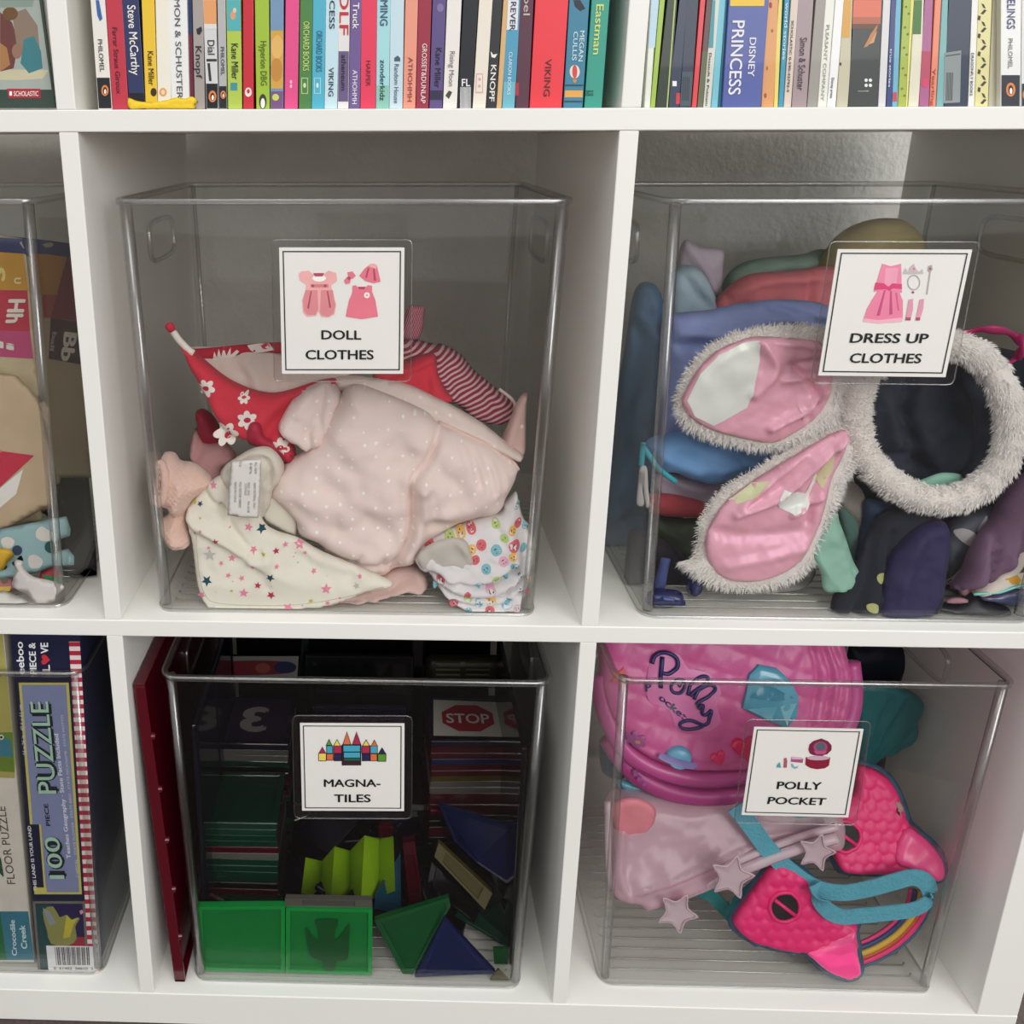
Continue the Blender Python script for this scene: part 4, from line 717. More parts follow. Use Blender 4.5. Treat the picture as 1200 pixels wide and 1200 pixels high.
for x, y, r, k in [(503, 633, 6, 'r'), (500, 642, 5, 'y'), (526, 623, 6, 'g'), (539, 618, 5.6, 'y'), (551, 613, 5.6, 'r'), (579, 606, 5, 'g'), (604, 587, 4.4, 'b'), (597.5, 612, 5, 'y'), (605, 606, 5, 'r'), (614, 612, 4, 'b'), (588, 621, 5, 'g'), (562, 630, 6, 'r'), (550.5, 634.5, 6, 'y'), (579, 635, 6.4, 'b'), (599.5, 629, 6.8, 'r'), (611, 635, 4.6, 'b'), (598, 641, 5, 'y'), (555, 647, 5.4, 'r'), (587.5, 648, 6, 'p'), (567.5, 657, 5.6, 'b'), (600, 653, 4.8, 'b'), (620, 637, 3.6, 'g'), (617, 675, 4.4, 'y'), (608, 684, 4, 'b'), (580, 671, 6, 'g'), (560.5, 679, 6, 'b'), (573.5, 685, 5.6, 'p'), (516, 675, 5, 'r'), (511, 681, 4, 'b'), (548, 695, 5, 'g'), (531.5, 701, 5.6, 'r'), (560, 702, 4.8, 'b'), (574.5, 699.5, 5.6, 'y'), (593, 702.5, 6.6, 'b'), (573, 711, 5.6, 'r'), (548, 712.5, 5, 'b'), (605, 708, 4.6, 'p'), (546.5, 689, 4, 'r'), (599, 716, 4, 'y'), (591, 669, 4, 'b'), (615, 688, 4, 'r'), (607, 666, 3.6, 'b')]:
    r *= 1.08; fcs.append((circle(x, y, r * .92, r, 14, .2), fm[k])); a = (x * 3.7) % 6.28
    for t in (-.5, .5): ft.append((circle(x + r * .42 * math.cos(a + t * 1.3), y + r * .42 * math.sin(a + t * 1.3), .75, n=6), DK))
    m0 = [(x - r * .38 * math.cos(a + t), y - r * .38 * math.sin(a + t)) for t in (-.8, 0, .8)]; m1 = [(x - r * .22 * math.cos(a + t), y - r * .22 * math.sin(a + t)) for t in (.8, 0, -.8)]
    ft.append((m0 + m1, DK))
decals('printed_face', h, fcs, root, off=.3, kind='stuff'); decals('face_marks', h, ft, root, off=.5, kind='stuff')

# ------------------------------------------------------------------ fur
def fur(name, samples, length, width, m, parent, seed=0, n=None):
    "samples: (point mm, direction) ; one thin blade each"
    rg = random.Random(seed); mb = MB(); vs = []; fs = []
    for p, d in samples:
        p = np.array(p, float); d = np.array(d, float) + np.array([rg.uniform(-.45, .45) for _ in range(3)]); d /= np.linalg.norm(d) + 1e-9
        s = np.cross(d, np.array([rg.uniform(-1, 1), -1, rg.uniform(-1, 1)])); s /= np.linalg.norm(s) + 1e-9; L_ = length * rg.uniform(.6, 1.3)
        mid = p + d * L_ * .55; tip = p + d * L_ + np.array([0, 0, -L_ * .18]); k = len(vs)
        vs += [p - s * width / 2, p + s * width / 2, mid + s * width * .35, mid - s * width * .35, tip]; fs += [(k, k + 1, k + 2, k + 3), (k + 3, k + 2, k + 4)]
    mb.add(vs, fs)
    return obj(name, mb, m, parent, recalc=False, kind='stuff')
FURM = mat('fdf8f4', .9, .03, 90, sheen=.3); FURB = mat('f4ece6', .95, .05, 60, 1.0, 600, .3)
def film(c, rough=.22, thick=420, name='film'):
    m = mat(c, rough, .05, 30, .12, 40, 0).copy(); m.name = name; b = m.node_tree.nodes['Principled BSDF']
    if 'Thin Film Thickness' in b.inputs: b.inputs['Thin Film Thickness'].default_value = thick; b.inputs['Thin Film IOR'].default_value = 1.6
    b.inputs['Specular IOR Level'].default_value = .8; return m

# ------------------------------------------------------------------ dress-up clothes (right middle bin)
GD = 'dress-up clothes in the right middle bin'
def dress(name, pts, Y, h, m, label, folds=(), back=4, step=5, edge=14, nz=(3, .04), seed=0, **k):
    return blob(name, pts, Y, h, m, None, back, step, edge, folds, nz, seed=seed, label=label, cat=k.pop('cat', 'costume'), group=k.pop('group', GD), **k)
dress('khaki_hat', [(955, 330), (968, 292), (990, 269), (1022, 257), (1056, 257), (1071, 271), (1080, 292), (1080, 330), (1070, 385), (1000, 395), (958, 385)], 190, 26, cloth('b8a870'), 'khaki cap behind the dress up clothes card', folds=[([(990, 272), (1025, 268), (1060, 266)], -4, 3), ([(1000, 280), (1000, 330)], 4, 10)], seed=3, cat='hat', edge=26)
dress('sage_scarf', [(846, 340), (852, 322), (868, 309), (890, 303), (915, 300), (940, 298), (962, 292), (985, 300), (985, 330), (930, 330), (880, 335), (858, 345)], 205, 10, cloth('8aa294'), 'grey-green scarf at the back, above the salmon cloth', folds=[([(855, 330), (900, 312), (960, 305)], 5, 5)], seed=5)
dress('lilac_triangle', [(795, 300), (803, 281), (822, 289), (847, 293), (848, 310), (846, 335), (838, 350), (815, 350), (796, 335)], 185, 6, cloth('cbbecb', rough=.6), 'greyish lilac triangle at the left back', folds=[([(805, 290), (825, 320), (838, 345)], 5, 4)], seed=6)  # soft triangular shape in greyish lilac
dress('pale_blue_hood', [(778, 360), (780, 330), (795, 312), (815, 312), (828, 325), (836, 345), (836, 370), (810, 380), (785, 380)], 165, 18, cloth('b2cad6', rough=.6), 'pale blue satin lump left of the salmon cloth', folds=[([(795, 320), (812, 345), (830, 360)], -5, 5)], seed=7)
dress('salmon_skirt', [(832, 368), (840, 352), (851, 338), (873, 323), (897, 319), (930, 317), (965, 312), (990, 318), (1000, 350), (985, 385), (940, 385), (880, 380), (845, 378)], 160, 14, cloth('dc7a80', rough=.7), 'salmon red skirt folded behind the fur ears', folds=[([(849, 345), (848, 370)], -6, 3), ([(945, 318), (940, 345), (935, 365)], -5, 4), ([(860, 335), (900, 326), (950, 324)], 4, 5)], seed=8)
dress('navy_gown', [(713, 560), (722, 470), (733, 400), (742, 345), (756, 330), (775, 345), (790, 420), (800, 520), (800, 640), (790, 690), (745, 690), (712, 680), (700, 640)], 140, 10, cloth('28587c', rough=.6), 'dark teal-blue gown pressed against the left wall of its bin', folds=[([(720, 470), (750, 500), (770, 560)], 7, 9), ([(745, 380), (755, 440), (740, 480)], -6, 7), ([(712, 620), (750, 600), (790, 620)], -6, 8), ([(735, 360), (770, 400)], 5, 7)], seed=9, xmin=399)
dress('periwinkle_sheet', [(772, 500), (776, 440), (782, 375), (800, 366), (831, 363), (873, 354), (924, 351), (970, 358), (980, 385), (960, 420), (900, 450), (850, 500), (800, 530), (778, 530)], 118, 12, cloth('93a2d6', rough=.55), 'periwinkle satin sheet behind the upper fur ear', folds=[([(790, 385), (840, 388), (900, 372), (960, 370)], 6, 6), ([(785, 400), (840, 402)], -5, 4), ([(800, 420), (790, 480)], 5, 8), ([(895, 356), (930, 366), (970, 378)], -6, 4)], seed=10)
dress('cornflower_cape', [(758, 516), (780, 508), (801, 506), (826, 515), (850, 520), (874, 526), (903, 528), (895, 545), (870, 556), (838, 566), (812, 562), (792, 554), (772, 550), (762, 535)], 92, 13, cloth('74a6dc', rough=.6), 'cornflower blue cape edge between the two fur ears', folds=[([(770, 530), (820, 545), (880, 535)], 5, 7), ([(850, 522), (870, 545)], -3, 5)], seed=11)
dress('grey_tulle', [(768, 556), (795, 556), (830, 562), (858, 568), (850, 585), (832, 600), (812, 606), (790, 600), (770, 590)], 100, 8, cloth('a898a8', rough=.7), 'mauve-grey tulle scrap under the cornflower cape', folds=[([(775, 565), (810, 580), (845, 575)], -4, 5)], seed=12)
dress('brick_red_cuff', [(758, 580), (780, 578), (812, 584), (836, 594), (832, 606), (800, 606), (764, 602)], 90, 8, cloth('b0454c'), 'brick red cuff low on the left', seed=13)
dress('olive_wrap', [(766, 606), (790, 608), (822, 608), (824, 625), (818, 650), (812, 675), (788, 668), (768, 640)], 98, 8, cloth('4c5a4a'), 'dull olive wrap under the brick red cuff', folds=[([(770, 612), (800, 635), (815, 665)], 5, 7)], seed=14)
dress('charcoal_bag', [(722, 720), (716, 690), (725, 640), (745, 620), (790, 640), (815, 670), (830, 690), (815, 700), (790, 695), (760, 690)], 70, 8, cloth('24242e'), 'charcoal cloth bag in the lower left corner of the dress-up bin', seed=15, xmin=400, edge=18)
for nm, pts, y, r, c, lb in (('elastic_loop', [(727, 545), (728, 532), (740, 519), (753, 524), (761, 534), (772, 549), (792, 565)], 58, 2.1, '38a8b8', 'aqua elastic cord loop at the left wall of its bin'),
                             ('elastic_loop', [(719, 550), (727, 567), (743, 583), (752, 590), (748, 560), (755, 548), (757, 575), (760, 594)], 56, 1.9, 'c8c4c0', 'off-white elastic cord beside the aqua one')):
    mb = MB(); L_ = [W(a, b, y) for a, b in smooth_line(pts, 6)]; L_ = [np.array([max(q[0], 401), q[1], q[2]]) for q in L_]; mb.tube(L_, r, 8); obj(nm, mb, cloth(c, rough=.6), None, smooth=True, label=lb, cat='elastic')
# sunglasses-like navy buckle
root = empty('navy_buckle', W(782, 718, 32), 'dark blue plastic buckle with strap in the lower left corner', 'buckle')
NB = mat('1c2658', .25, .05, coat=.4)
blob('frame', [(755, 700), (765, 691), (780, 690), (797, 693), (802, 704), (801, 715), (792, 721), (778, 720), (760, 716)], 36, 8, NB, root, edge=7, nz=(.3, .05), step=3)
blob('green_window', [(766, 709), (775, 710), (788, 712), (787, 718.5), (775, 717.5), (765, 715)], 27, 1.6, mat('145248', .2), root, edge=3, nz=(0, 1), step=3, back=.3)
blob('clip_bar', [(767, 697), (791, 701), (791, 706), (767, 702)], 27, 1.6, mat('5868a4', .3), root, edge=2, nz=(0, 1), step=3, sm=False, back=.3)
blob('strap', [(775, 653), (786, 655), (779, 692), (765, 690)], 48, 3, cloth('46558c'), root, edge=3, nz=(.4, .05), step=4, sm=False)
blob('side_knob', [(806, 673), (815, 670), (823, 677), (822, 692), (813, 698), (805, 693)], 46, 7, NB, root, edge=8, nz=(.3, .05), step=3)
# dark cape inside the fur ring and cloth on the right
dress('black_navy_cape', [(1000, 470), (1010, 430), (1060, 410), (1120, 400), (1160, 405), (1205, 415), (1260, 430), (1270, 540), (1220, 590), (1180, 610), (1100, 620), (1030, 610), (1000, 560)], 92, 14, cloth('222c3c', rough=.75), 'blackish navy cape filling the white fur ring',
      folds=[([(1060, 440), (1050, 480), (1065, 520), (1075, 550)], -9, 7), ([(1110, 450), (1120, 500), (1105, 540), (1075, 560)], 9, 9), ([(1020, 530), (1050, 528), (1080, 545)], -8, 6), ([(1150, 470), (1150, 530), (1120, 560)], 7, 12), ([(1030, 470), (1035, 510)], 6, 8)], seed=16, step=6, back=8)
dress('mint_tape', [(1064, 567), (1080, 562), (1103, 554), (1126, 556), (1127, 562), (1118, 578), (1100, 578), (1080, 574)], 58, 2, cloth('93c4b0'), 'mint green tape end showing at the bottom inside the fur ring', seed=17, back=2, edge=5, nz=(1, .05))
mb = MB(); P_ = smooth_poly([(1120, 398), (1150, 386), (1184, 391), (1198, 404), (1190, 420), (1168, 430), (1148, 417), (1128, 405)], 5)
mb.tube([W(x, y, 66 + 4 * math.sin(i * .7)) for i, (x, y) in enumerate(P_)], [3.4 + 1.2 * math.sin(i * 1.1) for i in range(len(P_))], 8, closed=True, flat=.5)
obj('magenta_ribbon', mb, cloth('c02c70', rough=.5), None, smooth=True, label='magenta satin ribbon loop above the fur ring', cat='ribbon')
dress('taupe_lining', [(981, 568), (998, 564), (1013, 580), (1014, 612), (1006, 626), (992, 606), (981, 588)], 70, 4, cloth('9c948c'), 'taupe cloth scrap right of the lower fur ear', seed=18, edge=6)
dress('slate_cloth', [(1014, 585), (1040, 590), (1075, 600), (1060, 640), (1030, 660), (1006, 662), (1003, 640), (1010, 610)], 64, 6, cloth('364a66'), 'slate blue cloth under the fur ring', seed=19)
# indigo and dotted leggings
root = empty('indigo_tights', W(1040, 722, 40), 'indigo and black cloth with two yellow-green ovals, standing on the bin floor', 'costume', GD)
o, h = blob('black_panel', [(976, 722), (975, 700), (990, 678), (1004, 655), (1014, 628), (1030, 604), (1060, 596), (1100, 604), (1110, 640), (1105, 690), (1092, 722), (1040, 724.5), (1000, 724)], lambda Q: 52 - 26 * np.clip((Q[:, 1] - 600) / 110, 0, 1), 8, cloth('1b202c'), root, edge=12, nz=(2.5, .04), seed=22, folds=[([(1020, 620), (1010, 680), (995, 720)], -5, 5), ([(1040, 620), (1030, 690), (1027, 722)], -4, 4)])
decals('oval_print', h, [(circle(1027, 672, 5.5, 7.5, 14, -.3), cloth('b4b878')), (circle(1016.5, 706, 7.5, 6, 14, .4), cloth('b4b878'))], root)
blob('indigo_panel', [(1027, 724), (1030, 700), (1036, 670), (1047, 645), (1064, 626), (1085, 614), (1108, 612), (1112, 640), (1108, 660), (1104, 690), (1094, 716), (1086, 725), (1050, 725)], lambda Q: 40 - 16 * np.clip((Q[:, 1] - 610) / 110, 0, 1), 8, cloth('262050', rough=.7), root, edge=12, nz=(2, .04), ymin=15.1, seed=23, folds=[([(1075, 620), (1055, 670), (1045, 722)], 4, 9)])
dress('mint_satin_band', [(952, 648), (955, 636), (964, 620), (979, 597), (984, 612), (991, 630), (999, 655), (1007, 672), (1003, 682), (993, 692), (972, 694.5), (964, 688), (962, 672)], (44, 26), 3, cloth('8ebca8', rough=.5), 'mint green satin band folded right of the lower fur ear', folds=[([(979, 600), (992, 640), (1003, 676)], -3, 3), ([(960, 660), (985, 690)], 2, 5)], seed=24, edge=5, nz=(1.5, .05), step=4)
dress('grey_green_band', [(982, 592), (1005, 612), (1005, 640), (1003, 660), (1012, 668), (1004, 684), (996, 660), (988, 628)], 54, 3, cloth('4c6c64'), 'darker grey-green strip behind the mint satin band', seed=25, edge=5, nz=(1, .05), step=4)
root = empty('petal_scarf', W(1130, 690, 45), 'dark grey scarf printed with silver petals, left of the mauve cloth', 'costume', GD)
o, h = blob('scarf_cloth', [(1100, 640), (1104, 620), (1120, 606), (1150, 596), (1178, 590), (1172, 612), (1150, 640), (1140, 660), (1124, 690), (1112, 694), (1104, 680), (1100, 660)], 58, 9, cloth('454b56', rough=.6), root, edge=10, seed=26)
decals('petal_print', h, [(smooth_poly([(1110, 618), (1120, 613), (1131, 617), (1136, 625), (1130, 634), (1118, 628)], 3), cloth('b0aaac')), (smooth_poly([(1104, 676), (1112, 664), (1122, 657), (1126, 665), (1116, 673), (1106, 681)], 3), cloth('b0aaac')), (smooth_poly([(1136, 616), (1144, 604), (1149, 600), (1146, 612), (1140, 621)], 3), cloth('8c888c'))], root)
root = empty('mauve_blouse', W(1170, 680, 45), 'mauve blouse draped at the right, under the fur ring', 'costume', GD)
o, h = blob('mauve_cloth', [(1106, 690), (1122, 674), (1132, 650), (1141, 632), (1160, 606), (1172, 578), (1190, 560), (1215, 548), (1270, 540), (1275, 620), (1230, 640), (1200, 640), (1180, 655), (1160, 672), (1146, 683), (1125, 686)], lambda Q: 56 - 20 * np.clip((Q[:, 1] - 560) / 120, 0, 1), 16, cloth('785a76', rough=.7), root, edge=14, seed=27, step=4.5,
            folds=[([(1158, 615), (1150, 650), (1146, 680)], -9, 3), ([(1185, 575), (1175, 620), (1170, 655)], 5, 8), ([(1200, 570), (1210, 610), (1180, 640)], -6, 7), ([(1125, 675), (1140, 655)], 3, 6)])
root = empty('white_plush_hood', W(1180, 700, 35), 'white costume hood with orange patch and shiny blue trim at the lower right', 'costume', GD)
o, h = blob('white_cloth', [(1138, 692), (1146, 684), (1158, 674), (1166, 666), (1178, 652), (1196, 640), (1230, 636), (1270, 640), (1270, 690), (1230, 692), (1190, 688), (1168, 692), (1145, 697)], (40, 30), 10, cloth('e8ddd0'), root, edge=10, seed=28)
decals('printed_patch', h, [([(1168, 672), (1176, 669), (1181, 666), (1186, 672), (1184, 678), (1176, 677)], cloth('e0a83c')), ([(1183, 664), (1190, 654), (1193, 645), (1196, 652), (1193, 662)], cloth('5c5858')), ([(1191, 666), (1196, 658), (1200, 655), (1199, 663)], cloth('5c5858'))], root)
blob('blue_trim', [(1141, 697), (1160, 696), (1180, 690), (1196, 686), (1240, 684), (1260, 700), (1210, 708), (1184, 710), (1165, 706), (1150, 703)], 30, 5, film('46507c', .25, 380, 'blue_foil'), root, edge=6, seed=29)
mb = MB(); mb.tube([W(x, y, 23) for x, y in smooth_line([(1141, 696.5), (1160, 695), (1172, 694), (1190, 688), (1205, 685)], 4)], 1.1, 6); obj('edge_piping', mb, film('8cd8d0', .2, 500, 'aqua_foil'), root, smooth=True)
root = empty('black_shoe', W(1140, 725, 30), 'black dress-up slipper with pink lining at the lower right of its bin', 'shoe')
blob('upper', [(1092, 704), (1110, 706), (1128, 703), (1138, 693), (1150, 702), (1174, 708), (1185, 717), (1176, 723), (1150, 725), (1134, 724), (1112, 719), (1095, 714)], (34, 22), 5, mat('10141e', .35, .03), root, edge=7, nz=(1, .05))
blob('pink_lining', [(1108, 704), (1118, 700), (1130, 701), (1137, 705), (1124, 708), (1110, 707)], 27, 2, cloth('b0808c'), root, edge=4, nz=(.4, .05), step=3, back=.4)
blob('pink_tab', [(1124, 687), (1138, 685), (1139, 692), (1132, 700), (1125, 697)], 36, 3, cloth('cc9ca8'), root, edge=5, nz=(.4, .05), step=3)
blob('sole', [(1134, 722), (1150, 723), (1172, 719), (1184, 716), (1183, 721), (1170, 726), (1148, 727.5), (1136, 726)], 20, 1.5, mat('34383e', .6), root, edge=3, nz=(.2, .05), step=3, back=1)
dress('grey_strap', [(848, 684), (870, 688), (900, 687), (930, 678), (950, 665), (956, 672), (944, 688), (920, 694), (890, 696), (860, 692)], (60, 44), 2, cloth('8c8884'), 'grey elastic strap curving under the lower fur ear', seed=30, edge=4, nz=(.6, .05), step=4)
# the headband: ring and two ears
root = empty('rabbit_ear_headband', W(1080, 603, 40), 'white furry headband ring with two shiny pink rabbit ears', 'headband')
RP = smooth_poly([(1012, 440), (1045, 412), (1095, 402), (1138, 411), (1166, 438), (1182, 478), (1183, 515), (1171, 549), (1142, 575), (1108, 586), (1070, 580), (1037, 560), (1012, 532), (1003, 500), (1003, 470)], 5)
def ry(x, y): return 44 + (8 if y < 440 else 0)
RPw = [W(x, y, ry(x, y)) for x, y in RP]; RR = [10 + .8 * math.sin(i * 1.7) for i in range(len(RPw))]
mb = MB(); mb.tube(RPw, RR, 12, closed=True); obj('ring', mb, FURB, root, smooth=True)
rg = random.Random(4); sm_ = []
for _ in range(15000):
    i = rg.randrange(len(RPw)); j = (i + 1) % len(RPw); t = rg.random(); c = RPw[i] * (1 - t) + RPw[j] * t; tg = RPw[j] - RPw[i]; tg /= np.linalg.norm(tg)
    a = rg.uniform(0, 2 * math.pi); u = np.array([0, -1., 0]); v = np.cross(tg, u); dr = math.cos(a) * u + math.sin(a) * v
    if dr[1] > .5: continue
    sm_.append((c + dr * RR[i] * .95, dr * .8 + tg * .7 + np.array([0, 0, -.25])))
fur('ring_fur', sm_, 3.6, .55, FURM, root, 1)
def ear(outer, inner, Yf, seed, white=None, folds=()):
    o, h = blob('ear', outer, Yf, 8, FURB, root, edge=20, nz=(1.5, .04), seed=seed, step=4.5, back=5)
    e = sub_children = o
    oi, hi = blob('ear_satin', inner, lambda Q: Yf(Q) - 8, 5, film('f6b4c6', .3, 430, 'pink_foil'), root, edge=14, nz=(1.4, .04), seed=seed + 1, step=3.2, back=.5, folds=folds)
    if white: decals('foil_panel', hi, white, root, off=.5)
    A = np.array(smooth_poly(outer, 4)); I = np.array(smooth_poly(inner, 4)); c = A.mean(0); r = random.Random(seed); S = []
    x0, y0 = A.min(0); x1, y1 = A.max(0)
    Q = np.array([(r.uniform(x0, x1), r.uniform(y0, y1)) for _ in range(16000)]); Q = Q[inside(Q, A)]; Q = Q[~inside(Q, I) | (seg_dist(Q, I) < 2)]
    for k in range(700): i = r.randrange(len(A)); Q = np.vstack([Q, A[i] + (A[(i + 1) % len(A)] - A[i]) * r.random()])
    Q = Q[:5200] if len(Q) > 5200 else Q
    P_ = h.pos(Q)
    for q, p in zip(Q, P_):
        k = np.argmin(np.hypot(*(I - q).T)); d = q - I[k]; d = d / (np.linalg.norm(d) + 1e-6) if not inside(np.array([q]), I)[0] else -d / (np.linalg.norm(d) + 1e-6)
        S.append((p, np.array([d[0] * .9, -.45, -d[1] * .9])))
    fur('ear_fur', S, 4.6, .5, FURM, root, seed)
y1f = lambda Q: 50 + 0 * Q[:, 0]; y2f = lambda Q: 44 - 6 * np.clip((Q[:, 1] - 560) / 120, 0, 1)
WF = film('f0f2ec', .2, 520, 'white_foil'); YF = film('e8e8b4', .2, 300, 'yellow_foil'); PF = film('f4b4cc', .15, 350, 'rose_foil')
ear([(792, 478), (794, 458), (803, 438), (822, 414), (848, 396), (880, 386), (920, 381), (965, 384), (1000, 398), (1010, 430), (1005, 470), (990, 497), (962, 508), (930, 520), (890, 525), (850, 518), (818, 508), (800, 496)],
    [(799, 472), (806, 452), (820, 430), (842, 410), (870, 398), (890, 394), (925, 396), (962, 402), (975, 430), (972, 465), (955, 490), (930, 508), (905, 519), (870, 514), (838, 505), (812, 492)], y1f, 31,
    [([(803, 468), (818, 437), (840, 415), (868, 401), (886, 397), (887, 420), (880, 450), (872, 475), (850, 488), (834, 497), (812, 486)], WF), ([(930, 470), (950, 478), (968, 462), (958, 482), (936, 490)], PF)],
    folds=[([(888, 396), (905, 430), (880, 460)], 5, 6), ([(900, 500), (940, 478), (965, 455)], 6, 4), ([(800, 478), (820, 500), (850, 508)], 3, 4), ([(890, 398), (930, 402), (965, 408)], 3, 3), ([(930, 430), (955, 460), (945, 490)], -5, 4), ([(925, 425), (960, 420)], -3, 3), ([(915, 445), (950, 440)], 3, 3)])
ear([(797, 660), (812, 655), (817, 640), (820, 615), (832, 590), (850, 570), (880, 552), (915, 532), (950, 512), (985, 497), (1000, 508), (1000, 540), (985, 568), (978, 590), (965, 615), (957, 640), (950, 660), (930, 676), (900, 686), (868, 689), (838, 686), (815, 675)],
    [(826, 640), (832, 615), (848, 590), (870, 572), (900, 552), (940, 528), (975, 508), (992, 505), (990, 530), (975, 560), (968, 590), (958, 620), (945, 648), (925, 668), (890, 681), (855, 680), (834, 664)], y2f, 41,
    [([(853, 585), (880, 565), (898, 560), (880, 578), (862, 588)], YF), ([(905, 582), (915, 570), (940, 575), (955, 560), (945, 588), (930, 600), (910, 592)], WF), ([(955, 560), (968, 540), (978, 528), (972, 548), (960, 570)], YF)],
    folds=[([(990, 512), (950, 545), (910, 580), (860, 600)], 6, 4), ([(975, 530), (950, 570), (945, 610)], -5, 5), ([(940, 530), (900, 562), (865, 592)], 4, 3), ([(830, 620), (880, 625), (940, 620)], -3, 8), ([(850, 660), (900, 650), (940, 640)], 3, 6), ([(925, 600), (960, 580)], 5, 3)])

# ------------------------------------------------------------------ magnetic tiles (bottom centre bin)
GT = 'magnetic tiles in the bottom centre bin'
ZF = -716.2
def tile_mats(c, tr=.35): return [mat(c, .12, .03, trans=tr, coat=.3), mat(c, .2, .05, trans=tr + .12)]
TM = {k: tile_mats(v, t) for k, v, t in (('red', '4a0616', .2), ('green', '04382a', .2), ('blue', '0e1e50', .2), ('purple', '160c26', .15), ('clear', '75716a', .4), ('yellow', '544c14', .2),
      ('orange', 'a04818', .3), ('smoke', '0c0c10', .12), ('navy', '080c1c', .12), ('emerald', '0a8c3c', .3), ('teal', '144c64', .2), ('bright', '075a2c', .25))}
TILE_P = {}
def tile(col, mtx, label, size=72, th=6.4, group=GT, tri=False):
    "translucent tile: raised frame and recessed pane; mtx maps local mm (centre origin, z up) to world mm"
    key = (col, size, th, tri)
    if key not in TILE_P:
        s = size / 2
        if tri: out = [(-s, -s * .9), (s, -s * .9), (0, s * .95)]
        else: out = [(-s, -s), (s, -s), (s, s), (-s, s)]
        n = len(out); f = .84
        c = (sum(p[0] for p in out) / n, sum(p[1] for p in out) / n); inn = [(c[0] + (p[0] - c[0]) * f, c[1] + (p[1] - c[1]) * f) for p in out]
        me = []
        mb = MB(); mb.loft([[(*p, -th / 2) for p in out], [(*p, th / 2) for p in out], [(*p, th / 2) for p in inn], [(*p, -th / 2) for p in inn], [(*p, -th / 2) for p in out]])
        me.append(mesh_of('tile_frame', mb, TM[col][0], .7))
        mb = MB(); mb.prism([(*p, -th * .22) for p in inn], np.array([0, 0, th * .44]))
        if not tri and size > 50: mb.prism([(-.8, -s * f, -th * .3), (.8, -s * f, -th * .3), (.8, s * f, -th * .3), (-.8, s * f, -th * .3)], np.array([0, 0, th * .6]))
        me.append(mesh_of('tile_pane', mb, TM[col][1], 0))
        TILE_P[key] = me
    r = bpy.data.objects.new('magnetic_tile', None); COL.objects.link(r); r.empty_display_size = .01
    m = Matrix(mtx); m.translation = m.translation / 1000; r.matrix_world = m; ORG[r.name] = np.array(m.translation) * 1000
    tag(r, label, 'tile', group)
    for nm, me in zip(('tile_frame', 'tile_pane'), TILE_P[key]):
        o = bpy.data.objects.new(nm, me); COL.objects.link(o); o.parent = r
    return r
def mesh_of(name, mb, m, bev):
    me = bpy.data.meshes.new(name); me.from_pydata([tuple(np.array(v) / 1000) for v in mb.v], [], mb.f); me.materials.append(m)
    bm = bmesh.new(); bm.from_mesh(me); bmesh.ops.recalc_face_normals(bm, faces=bm.faces)
    if bev:
        bmesh.ops.bevel(bm, geom=[e for e in bm.edges if len(e.link_faces) == 2 and e.calc_face_angle(0) > .5], offset=bev / 1000, segments=1, affect='EDGES')
    bm.to_mesh(me); bm.free(); return me
def place(x, y, z, rx=0, ry=0, rz=0):
    m = Matrix.Rotation(math.radians(rz), 4, 'Z') @ Matrix.Rotation(math.radians(ry), 4, 'Y') @ Matrix.Rotation(math.radians(rx), 4, 'X'); m.translation = Vector((x, y, z)); return m
def stack(x, y, z0, ztop, cols, labelf, size, rz=0, th=6.4, seed=0):
    rg = random.Random(seed); n = int((ztop - z0) / th)
    th2 = (ztop - z0) / n; last = None
    for i in range(n):
        c = cols[(n - 1 - i) % len(cols)] if n - 1 - i < len(cols) else cols[-1 - (i % 3)]
        last = tile(c, place(x + rg.uniform(-.7, .7), y + rg.uniform(-.7, .7), z0 + th2 * (i + .5), 0, 0, rz + rg.uniform(-.8, .8)), labelf(c, n - 1 - i), size, th2 - .15)
    return last
ORDN = 'top second third fourth fifth sixth seventh eighth ninth tenth eleventh twelfth thirteenth fourteenth fifteenth sixteenth seventeenth eighteenth nineteenth twentieth twenty-first twenty-second twenty-third twenty-fourth twenty-fifth'.split()
def word(c): return {'smoke': 'smoky black', 'navy': 'dark navy', 'emerald': 'emerald green', 'green': 'dark green', 'clear': 'colourless', 'red': 'dark red'}.get(c, c)
# left rear stack with the numeral
A_ = stack(79, 174, ZF, -572, ['purple', 'clear', 'clear', 'green', 'smoke', 'smoke', 'red', 'smoke', 'red', 'green', 'smoke', 'navy'], lambda c, i: f'{word(c)} magnetic tile, {ORDN[i]} from the top in the left rear stack' if i else 'dark purple magnetic tile with a pale numeral, top of the left rear stack', 74, 0, seed=1)
zt = -571.6; X0, Y0 = 79, 174
def on_top(name, polys, z, root, m):
    mb = MB(); mb.add([(WZ(px, py, z)) for px, py in polys], [tuple(range(len(polys)))]); return obj(name, mb, m, root, recalc=False)
PALE = mat('8c8684', .6)
V, Fs = glyphs('3', .05, 0)
mb = MB(); xa, xb = V[:, 0].min(), V[:, 0].max()
mb.add([(92 - (v[0] - xa) / (xb - xa) * 26, 160 + v[1] / CAPH * 30, zt + .3) for v in V], Fs)
def child_flat(name, mb, m, root):
    "print on a tile: world points re-expressed in the tile's own frame"
    inv = root.matrix_world.inverted(); me = bpy.data.meshes.new(name)
    me.from_pydata([tuple(inv @ (Vector(v) / 1000)) for v in mb.v], [], mb.f); me.materials.append(m)
    o = bpy.data.objects.new(name, me); COL.objects.link(o); o.parent = root; return o
bpy.context.view_layer.update()
mb = MB(); mb.add([(92 - (v[0] - xa) / (xb - xa) * 27, 156 + v[1] / CAPH * 38, -571.7 + v[2]) for v in V], Fs)
